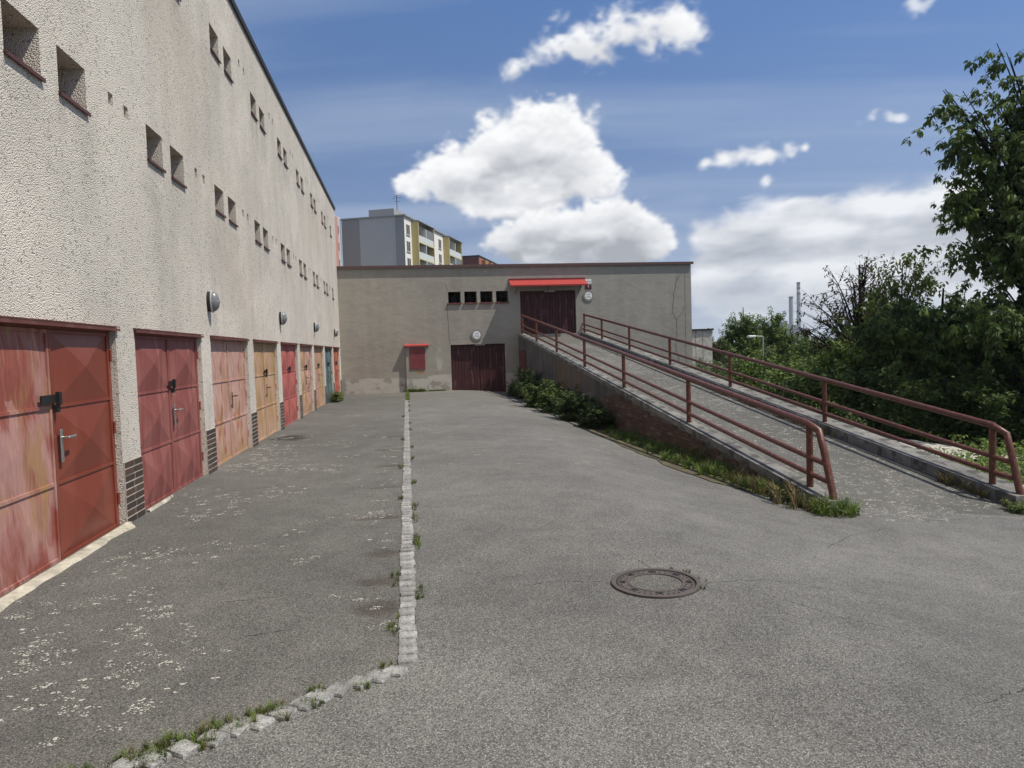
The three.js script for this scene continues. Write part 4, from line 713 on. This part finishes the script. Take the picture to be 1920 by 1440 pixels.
const bushWords = ['at the foot of the slope nearest the ramp rail', 'behind the middle of the right railing', 'behind the paved path', 'right of the paved path under the broadleaf tree', 'at the right edge under the cherry', 'behind the first row, below the bare tree', 'below the young tree', 'beneath the bare tree trunk', 'close behind the rail left of the path', 'under the broadleaf tree', 'behind the cherry trunk', 'pale leaved, just behind the rail', 'pale leaved, beside the annexe wall', 'olive, left of the bare tree', 'tall, just left of the bare tree', 'tall, behind the bare tree', 'tall, behind the young tree'];
bushes.forEach(([x, z, w, h, c], i) => plant('shrub', (c === 'grey' ? 'grey green' : c + ' green').replace('mid green', 'leafy green').replace('olive green', 'olive green') + ' shrub ' + bushWords[i].replace('pale leaved, ', '').replace('olive, ', '').replace('tall, ', ''), 'shrub', 'shrubs beyond the ramp', { base: at(x, z), h: 1, twigs: 11, tl: .42, per: 4, cl: 'bush', sc: 1.15 + h * .08, droop: .1, hollow: .33, cols: c === 'mid' ? [...GREEN.mid, ...GREEN.bright] : c === 'dark' ? [...GREEN.dark, ...GREEN.mid] : GREEN[c], tips: [[0, h * .52, 0, w, h * .5, w * .9, Math.round(30 * w)]] }, 200 + i));
// trees farther off
const farTrees = [
  ['birch_tree', 'slender green birch left of the street lamp', 21.6, -43.4, 5.4, [[0, 2.7, 0, 1.6, 1.8, 1.6, 34], [-.1, 4.4, 0, .6, .7, .6, 10], [.5, 4.2, 0, .4, .6, .4, 5]], 'mid'],
  ['birch_tree', 'slender green birch behind the street lamp', 23.7, -43.6, 5.2, [[0, 2.7, 0, 1.4, 1.8, 1.5, 32], [0, 4.3, 0, .5, .7, .5, 8]], 'mid'],
  ['low_tree', 'low green tree right of the birches', 26.2, -44, 3.8, [[0, 2.0, 0, 2, 1.4, 1.6, 32]], 'mid'],
  ['olive_tree', 'rounded olive green tree beside the building corner', 19.8, -49.5, 4.6, [[0, 2.9, 0, 2.2, 1.8, 2, 34]], 'olive'],
  ['olive_tree', 'olive green tree between the corner and the birches', 22.6, -51.5, 4.2, [[0, 2.5, 0, 2.4, 1.6, 2, 32]], 'olive'],
  ['green_tree', 'leafy tree below the chimneys', 28.8, -46, 4.0, [[0, 2.0, 0, 2.6, 1.4, 2, 36]], 'mid'],
  ['green_tree', 'leafy tree behind the bare tree', 31, -42, 5, [[0, 2.6, 0, 2.6, 1.9, 2, 36]], 'olive'],
  ['green_tree', 'tall leafy tree behind the young tree', 32.5, -37.5, 6, [[0, 3.2, 0, 3, 2.5, 2.4, 40]], 'mid'],
  ['green_tree', 'leafy tree far behind the cherry', 34, -32, 7, [[0, 4, 0, 3, 3.2, 2.6, 40]], 'dark'],
];
farTrees.forEach(([n, l, x, z, h, tips, c], i) => plant(n, l, 'tree', 'trees farther off', { base: at(x, z), h, r0: .09, twigs: 12, tl: .6, per: 3, cl: 'far', sc: .72, droop: .15, hollow: .4, cols: GREEN[c].map((q) => q.map((v) => v * 1.3)), tips }, 300 + i));
{ // distant wood, one mass
  const r = rngOf(41), mats = [], cols = [], Q = new THREE.Quaternion(), E = new THREE.Euler();
  for (let b = 0; b < 46; b++) {
    const a = .36 + r() * .62, d = 62 + r() * 70, bx = Math.sin(a) * d, bz = -Math.cos(a) * d, h = 2.6 + r() * 1.6, w = 2.6 + r() * 2, c = [...GREEN.olive, ...GREEN.mid][Math.floor(r() * 6)];
    for (let i = 0; i < 90; i++) { const q = new THREE.Vector3(r() - .5, r() - .5, r() - .5).normalize().multiplyScalar(Math.pow(r(), .4)); E.set(r() * 2, r() * 6, r() * 2); const s = .7 + r() * .5; mats.push(new THREE.Matrix4().compose(new THREE.Vector3(bx + q.x * w, T(clamp(bx, -4, 400), bz) + h * .5 + q.y * h * .5, bz + q.z * w), Q.setFromEuler(E), new THREE.Vector3(s, s, s))); const v = .7 + r() * .5; cols.push(rgb(c[0] * v, c[1] * v, c[2] * v)); }
  }
  stuff(tag(instanced('distant_wood', CL.wood, LEAF, mats, cols), 'distant mass of trees along the skyline', 'wood'));
}
// shrubs along the ramp wall
const wallPlants = [[4.55, -28.6, .5, .75, 'dark', 'in the shade beside the lower door'], [4.55, -27.0, .55, 1.25, 'dark', 'tall, below the hatch in the ramp wall'], [4.5, -25.0, .6, 1.15, 'dark', 'second from the far building against the ramp wall'], [4.4, -22.8, .7, 1.0, 'mid', 'bright topped, in the middle of the ramp wall'], [4.4, -20.9, .7, .95, 'mid', 'with sunlit leaves before the stained plaster'], [4.55, -19.0, .65, .9, 'dark', 'where the brickwork begins'], [4.7, -17.3, .5, .6, 'dark', 'low, before the brickwork']];
wallPlants.forEach(([x, z, w, h, c, l], i) => plant('wall_shrub', (c === 'mid' ? 'light' : 'dark') + ' green weedy shrub ' + l, 'shrub', 'shrubs along the ramp wall', { base: at(x, z), h: 1, twigs: 9, tl: .2, per: 4, cl: 'small', sc: 1.25, hollow: .4, cols: c === 'mid' ? [...GREEN.mid, GREEN.bright[2], ...GREEN.dark] : GREEN.dark.map((q) => q.map((v) => v * .8)), tips: [[0, h * .5, 0, w, h * .5, w * .9, 26]] }, 400 + i));
// grass and weeds
function tuft(n, len, seed) { const r = rngOf(seed), P = []; for (let i = 0; i < n; i++) { const a = r() * 6.283, L = len * (.5 + r() * .7), out = .25 + r() * .7, w = .0022 + r() * .0025, bx = (r() - .5) * .05, bz = (r() - .5) * .05; const p = (t) => [bx + Math.cos(a) * L * out * t * t * .8, L * t * (1 - .25 * out * t), bz + Math.sin(a) * L * out * t * t * .8], sx = -Math.sin(a) * w, sz = Math.cos(a) * w; const A = p(0), B = p(.5), C = p(1); P.push(A[0] - sx, A[1], A[2] - sz, A[0] + sx, A[1], A[2] + sz, B[0] + sx, B[1], B[2] + sz, A[0] - sx, A[1], A[2] - sz, B[0] + sx, B[1], B[2] + sz, B[0] - sx, B[1], B[2] - sz, B[0] - sx, B[1], B[2] - sz, B[0] + sx, B[1], B[2] + sz, ...C); } const g = new THREE.BufferGeometry(); g.setAttribute('position', new THREE.Float32BufferAttribute(P, 3)); g.computeVertexNormals(); return g; }
const TUFT = tuft(18, .17, 7);
function scatter(name, label, cat, geo, list, cols, seed) { const r = rngOf(seed), Q = new THREE.Quaternion(), E = new THREE.Euler(), mats = [], cc = []; for (const [x, y, z, s, st] of list) { E.set((r() - .5) * .3, r() * 6.283, (r() - .5) * .3); mats.push(new THREE.Matrix4().compose(new THREE.Vector3(x, y, z), Q.setFromEuler(E), new THREE.Vector3(s, s * (st ?? 1), s))); const c = cols[Math.floor(r() * cols.length)], v = .75 + r() * .5; cc.push(rgb(c[0] * v, c[1] * v, c[2] * v)); } return stuff(tag(instanced(name, geo, BLADE, mats, cc), label, cat)); }
{
  const r = rngOf(51), kerb = [], moss = [], verge = [], straw = [], wall = [], meadow = [], weeds = [];
  for (const [x, z, n, rad] of [[-1.0, -3.19, 60, .09], [-.85, -3.28, 50, .08], [-.7, -3.37, 46, .06], [-1.15, -3.1, 46, .07], [-1.35, -3.0, 30, .07], [-.48, -3.53, 16, .04], [-.52, -3.40, 16, .04], [-.28, -3.53, 10, .03], [-.16, -3.74, 8, .03], [-.9, -3.13, 14, .04], [-1.1, -3.03, 14, .05], [-.62, -3.30, 10, .03]]) for (let i = 0; i < n; i++) { const a = r() * 6.28, d = Math.sqrt(r()) * rad, X = x + Math.cos(a) * d * 1.5, Z = z + Math.sin(a) * d * .8; (r() < .35 ? moss : kerb).push([X, T(X, Z), Z, .10 + r() * .24]); }
  for (const z of [-4.3, -4.9, -5.2, -6.1, -6.3, -7.1, -7.6, -8.2, -9.1, -10.4, -11.2, -12.6, -13.8, -15.5, -17, -19, -21, -23, -25]) { const s = r() < .75 ? .025 : -.135; for (let i = 0; i < 14; i++) { const X = s + (r() - .5) * .07, Z = z + (r() - .5) * .3; (r() < .5 ? moss : kerb).push([X, T(X, Z), Z, .12 + r() * .22]); } }
  for (let i = 0; i < 260; i++) { const Z = -26 - r() * 5.8, X = -.02 + (r() - .5) * .13; kerb.push([X, T(X, Z), Z, .25 + r() * .4]); }
  for (let i = 0; i < 420; i++) { const X = -.2 + r() * 1.9, Z = BZ + .02 + .14 * (X > -.03 && X < .93 ? 1 : 0) + r() * .16; wall.push([X, T(X, Z), Z, (.35 + r() * .6) * (X > 0 && X < .75 ? 1.25 : .6)]); }
  for (let i = 0; i < 140; i++) { const X = -2.8 + r() * .32, Z = -26.6 - r() * 1.5; weeds.push([X, T(X, Z) + r() * .3, Z, 1.2 + r()]); }
  for (let i = 0; i < 1500; i++) { const Z = -8.0 - Math.pow(r(), 1.5) * 9.5, w = .12 + .5 * ss(-8, -11, Z), X = 5.03 - r() * r() * w; const k = fbm(Z * 1.1, 3, 360, 3); if (r() > .35 + ss(.4, .6, k)) continue; (r() < .05 ? straw : verge).push([X, T(X, Z) + .01, Z, (.35 + r() * .8) * (.5 + k)]); }
  for (let i = 0; i < 34; i++) { const Z = -8.0 - r() * 4.5, X = 5.0 - r() * .35; straw.push([X, T(X, Z), Z, .7 + r() * 1.1, 1.3]); }
  for (let i = 0; i < 110; i++) { const a = r() * 6.28, d = Math.sqrt(r()) * .3, X = 5.12 + Math.cos(a) * d, Z = -7.98 + Math.sin(a) * d * .8; if (i % 3) weeds.push([X, T(X, Z) + r() * r() * .22, Z, .4 + r() * .6]); else verge.push([X, T(X, Z), Z, .5 + r()]); }
  for (let i = 0; i < 70; i++) { const a = r() * 6.28, d = Math.sqrt(r()) * .16, X = 7.92 + Math.cos(a) * d, Z = -8.25 + Math.sin(a) * d; weeds.push([X, T(X, Z) + r() * .14, Z, .6 + r() * .6]); }
  for (let i = 0; i < 160; i++) { const Z = -8.4 - r() * 9, X = 7.9 + (r() - .5) * .1, y = rampY(X, Z) - .18; if (fbm(Z * 2, 1, 365, 3) > .5) straw.push([X, y, Z, .6 + r() * .9]); }
  for (let i = 0; i < 760; i++) { const Z = -8.0 - Math.pow(r(), 1.2) * 8.5, X = 5.0 - r() * r() * .45, q = fbm(Z * 1.9, X * 3, 367, 3); if (q < .52) continue; weeds.push([X, T(X, Z) + r() * (.05 + .9 * (q - .5)), Z, .45 + r() * .7]); }
  for (let i = 0; i < 60; i++) { const a = r() * 6.28, d = .3 + r() * .06; if (Math.cos(a) < .55) continue; moss.push([1.655 + Math.cos(a) * d, T(1.7, -4.69), -4.69 + Math.sin(a) * d, .10 + r() * .14]); }
  for (let i = 0; i < 5200; i++) { const X = 8.5 + r() * 11, Z = -7 - r() * 22; if (X < 13 && X > 8.9 && Z < -13.4) { if (X < 12.9) continue; } if (X < 9.7 && Z < -8.3 && Z > -13.4 && X > 8.9) continue; meadow.push([X, T(X, Z) + r() * .22, Z, 1.2 + r() * 1.2]); }
  const cols = { fresh: [...GREEN.bright, GREEN.bright[1], GREEN.mid[1], GREEN.mid[0], GREEN.olive[1], [.21, .18, .07]], straw: [[.26, .20, .10], [.20, .16, .08], [.15, .13, .05]], moss: [[.09, .11, .03], [.12, .13, .04], [.07, .10, .025]] };
  scatter('kerb_grass', 'green grass sprouting along the granite setts', 'grass', TUFT, kerb, cols.fresh, 1);
  scatter('kerb_moss', 'short mossy tufts between the granite setts', 'moss', TUFT, moss, cols.moss, 2);
  scatter('verge_grass', 'green grass along the foot of the ramp wall', 'grass', TUFT, verge, [...GREEN.mid, ...GREEN.bright], 3);
  scatter('dry_grass', 'straw coloured dry grass along the ramp', 'grass', TUFT, straw, cols.straw, 4);
  scatter('wall_grass', 'green grass at the foot of the meter cabinet', 'grass', TUFT, wall, cols.fresh, 5);
  scatter('leafy_weeds', 'small leafy weeds at the ramp foot and the blue green door', 'weeds', CL.small, weeds, [...GREEN.mid, GREEN.bright[2], ...GREEN.olive, [.16, .14, .05]], 6);
  scatter('ground_cover', 'bright low ground cover beside the paved path', 'plants', CL.small, meadow, [...GREEN.bright, ...GREEN.bright, GREEN.mid[1]], 7);
}
console.log('plants done');

// ------------------------------------------------------------------ beyond: flats, lamp, chimneys
{
  const a = 20.6 * Math.PI / 180;
  const F = thing('apartment_block', 'tall apartment block with grey end wall and yellow sided loggias', 'building', [.44, -3, -122.5]); F.rotation.y = -a;   // local -z runs along the facade, +x faces out of it
  const Y = (y) => y + 3, facM = M({ color: rgb(.74, .72, .67), roughness: .9 }), greyM = M({ color: rgb(.40, .405, .42), roughness: .9 }), dkM = M({ color: rgb(.25, .255, .27), roughness: .9 }), yelM = M({ color: rgb(.52, .43, .20), roughness: .85 });
  const L = 34.6, TOPY = Y(25.1);
  mesh('facade', [box(-.4, 0, 0, TOPY - .25, -.02, -L)], facM, F);
  mesh('end_wall', [box(-11.35, -.401, 0, TOPY - .25, 0, -L)], greyM, F);
  mesh('dark_stripe', [box(-11.36, -8.1, 0, TOPY - .26, .03, 0.001)], dkM, F); mesh('dark_stripe', [box(-1.6, .005, 0, TOPY - .26, .03, .001)], dkM, F);
  mesh('roof_trim', [box(-11.5, .3, TOPY - .249, TOPY, .2, -L - .2)], dkM, F);
  mesh('lift_house', [box(-8, -3.3, TOPY + .001, TOPY + 2.0, -4, -9)], M({ color: rgb(.30, .30, .30), roughness: .9 }), F);
  const frM = M({ color: rgb(.62, .62, .62), roughness: .6 }), glM = M({ color: rgb(.07, .08, .09), roughness: .12 }), parM = M({ color: rgb(.56, .60, .575), roughness: .4 }), inM = M({ color: rgb(.30, .29, .27), roughness: .9 });
  for (let k = 0; k < 4; k++) {
    const fl = Y(21.0 - 2.85 * k);
    for (const u of [.8, 18.4]) {
      const w = mesh('window', [box(.002, .05, fl + .88, fl + 2.72, -u, -u - 1.75)], frM, F);
      for (const q of [0, .86]) mesh('pane', [box(.051, .06, fl + .98, fl + 2.62, -u - .08 - q, -u - .08 - q - .74)], glM, w);
      mesh('sill', [box(.051, .16, fl + .82, fl + .879, -u + .1, -u - 1.85)], frM, w);
    }
    for (const [u0, u1] of [[3.45, 11.9], [21.5, 30.2]]) {
      const um = (u0 + u1) / 2;
      const lg = mesh('loggia', [box(.002, 1.2, fl - .12, fl + .1, -u0 - .261, -u1), box(.002, .02, fl + .1, fl + 2.7, -u0 - .3, -u1)], inM, F);
      mesh('slab_edge', [box(1.201, 1.24, fl - .14, fl + .12, -u0 - .261, -u1)], M({ color: rgb(.55, .50, .33), roughness: .8 }), lg);
      for (const [p0, p1] of [[u0 + .28, um - .1], [um + .1, u1 - .05]]) { mesh('parapet', [box(1.16, 1.2, fl + .13, fl + 1.15, -p0, -p1)], parM, lg); }
      mesh('divider', [box(.03, 1.22, fl + .11, fl + 2.72, -um + .09, -um - .09)], facM, lg);
      if ((k + (u0 > 10 ? 1 : 0)) % 2 === 0) for (let i = 0; i < 4; i++) { const g0 = um + .15 + i * (u1 - um - .2) / 4, g1 = g0 + (u1 - um - .2) / 4 - .06; mesh('glazing', [box(1.17, 1.19, fl + 1.16, fl + 2.70, -g0, -g1)], glM, lg); }
    }
  }
  for (const [u0, u1] of [[3.45, 11.9], [21.5, 30.2]]) { mesh('loggia_side', [box(.003, 1.26, 0, TOPY - .6, -u0, -u0 - .26)], yelM, F); mesh('loggia_side', [box(.003, 1.26, 0, TOPY - .6, -u1 - .001, -u1 - .26)], yelM, F); mesh('loggia_roof', [box(.003, 1.4, TOPY - .599, TOPY - .45, -u0 + .1, -u1 - .35)], dkM, F); }
  const A = mesh('antenna', [tube([[-4.2, TOPY + 1.5, -8], [-4.2, TOPY + 5.2, -8]], .06, 1, 5), tube([[-5, TOPY + 4.6, -8], [-3.3, TOPY + 4.7, -8]], .03, 1, 5), tube([[-4.7, TOPY + 4.0, -8], [-3.6, TOPY + 4.0, -8]], .03, 1, 5), tube([[-4.8, TOPY + 5.0, -8], [-3.5, TOPY + 5.1, -8]], .03, 1, 5)], darkM, F);
  // neighbouring block, mostly hidden by the garages
  const N = thing('apartment_block', 'light grey apartment block with a pink strip showing just past the garage wall', 'building', [-10.4, -3, -126.6]); N.rotation.y = -a;
  mesh('facade', [box(-10, 0, 0, Y(25.4), 26, .02)], M({ color: rgb(.52, .52, .51), roughness: .9 }), N);
  mesh('pink_strip', [box(.001, .25, 0, Y(25.2), 3.2, 1.55)], M({ color: rgb(.50, .27, .24), roughness: .9 }), N);
  for (let k = 0; k < 4; k++) { const fl = Y(21.4 - 2.85 * k), w = mesh('window', [box(.001, .05, fl + .9, fl + 2.5, 1.5, .75)], frM, N); mesh('pane', [box(.051, .06, fl + 1, fl + 2.4, 1.42, .83)], M({ color: rgb(.20, .07, .06), roughness: .3 }), w); }
  // red block far behind
  const Rb = thing('red_block', 'distant dark red block showing over the grey roof', 'building', [17.9, -3, -219]); Rb.rotation.y = -a;
  mesh('wall', [box(0, 5.2, 0, 33.5, 0, -40)], M({ map: texture(64, 64, (x, y) => (y % 16 < 3 ? [.10, .03, .03] : [.16, .04, .038])), roughness: .9 }), Rb);
  mesh('side_facing', [box(5.201, 5.35, 0, 33.3, -.2, -40)], M({ color: rgb(.30, .12, .07), roughness: .9 }), Rb);
  mesh('roof_trim', [box(-.2, 5.5, 33.51, 33.9, .2, -40.2)], roofTrimM, Rb);
  for (let k = 0; k < 5; k++) mesh('loggia', [box(5.351, 6.6, 30.6, 32.7, -3 - k * 7, -7 - k * 7)], M({ color: rgb(.32, .17, .06), roughness: .9 }), Rb);
  const an = thing('roof_mast', 'thin aerial mast standing behind the grey roof', 'antenna', [6.62, 5.4, -37]);
  mesh('mast', [tube([[0, 0, 0], [0, .62, 0]], .012, 1, 5)], darkM, an); mesh('cross_bar', [tube([[-.05, .42, 0], [.05, .42, 0]], .008, 1, 5)], darkM, an);
}
{
  const S = thing('street_lamp', 'thin grey street lamp with a pale head among the trees', 'lamp', at(19.85, -37.6)), g = T(19.85, -37.6), hh = 2.05 - g, m = M({ color: rgb(.35, .36, .34), roughness: .5, metalness: .4 });
  mesh('pole', [tube([[0, -.2, 0], [0, hh, 0]], .045, 1, 8)], m, S);
  mesh('arm', [tube([[0, hh - .02, 0], [-.5, hh + .01, 0.05]], .03, 1, 8)], m, S);
  mesh('lamp_head', [rbox(-.92, -.5, hh - .06, hh + .06, -.08, .18, .03)], M({ color: rgb(.8, .8, .78), roughness: .4 }), S);
}
{
  const stack = (lab, x, z, H, r0, r1, bands) => {
    const S = thing('chimney', lab, 'chimney', [x, -6, z], 'power station chimneys'), h = H + 6;
    const c = new THREE.CylinderGeometry(r1, r0, h, 24); c.translate(0, h / 2, 0); mesh('shaft', [clean(c)], M({ color: rgb(.30, .31, .32), roughness: .9 }), S);
    for (const [t0, t1, col] of bands) { const ra = mix(r0, r1, t0 / h * 1), rb = mix(r0, r1, t1 / h); const b = new THREE.CylinderGeometry(rb + .12, ra + .12, t1 - t0, 24, 1, false); b.translate(0, (t0 + t1) / 2, 0); mesh('band', [clean(b)], M({ color: rgb(...col), roughness: .8 }), S); }
    const t = new THREE.CylinderGeometry(r1 + .5, r1 + .5, 1.2, 24); t.translate(0, h + .3, 0); mesh('crown_ring', [clean(t)], M({ color: rgb(.12, .11, .11), roughness: .9 }), S);
    return S;
  };
  stack('taller chimney with red and white bands at the top', 767.3, -1309.5, 117, 4.6, 3.2, [[119, 122.5, [.18, .06, .06]], [110, 114, [.17, .07, .07]], [104, 109.9, [.6, .6, .6]], [99, 103.9, [.17, .10, .10]]]);
  stack('shorter plain grey chimney left of the banded one', 698, -1216.8, 83, 4.3, 3.6, [[86, 88.5, [.16, .15, .15]]]);
  const P = thing('power_station', 'hazy grey industrial towers below the chimneys', 'factory', [679, -6, -1217.4]), pm = M({ color: rgb(.17, .18, .20), roughness: .9 });
  mesh('boiler_house', [box(-6, 4, 0, 44, -8, 8)], M({ color: rgb(.24, .24, .27), roughness: .9 }), P); mesh('tower', [box(5, 14, 0, 40, -8, 8), box(7, 10, 40.01, 46, -4, 4)], pm, P); mesh('hall', [box(14.1, 46, 0, 32, -10, 10), box(26, 30, 32.01, 38, -3, 3)], pm, P);
  for (const [x, h] of [[-4, 50], [0, 52], [3, 48]]) mesh('vent_stack', [tube([[x, 44.01, 0], [x, h, 0]], .5, 1, 6)], pm, P);
}
scene.fog = new THREE.FogExp2(new THREE.Color(.80, .87, .95), .0002);
console.log('all done');
renderer.render(scene, camera);
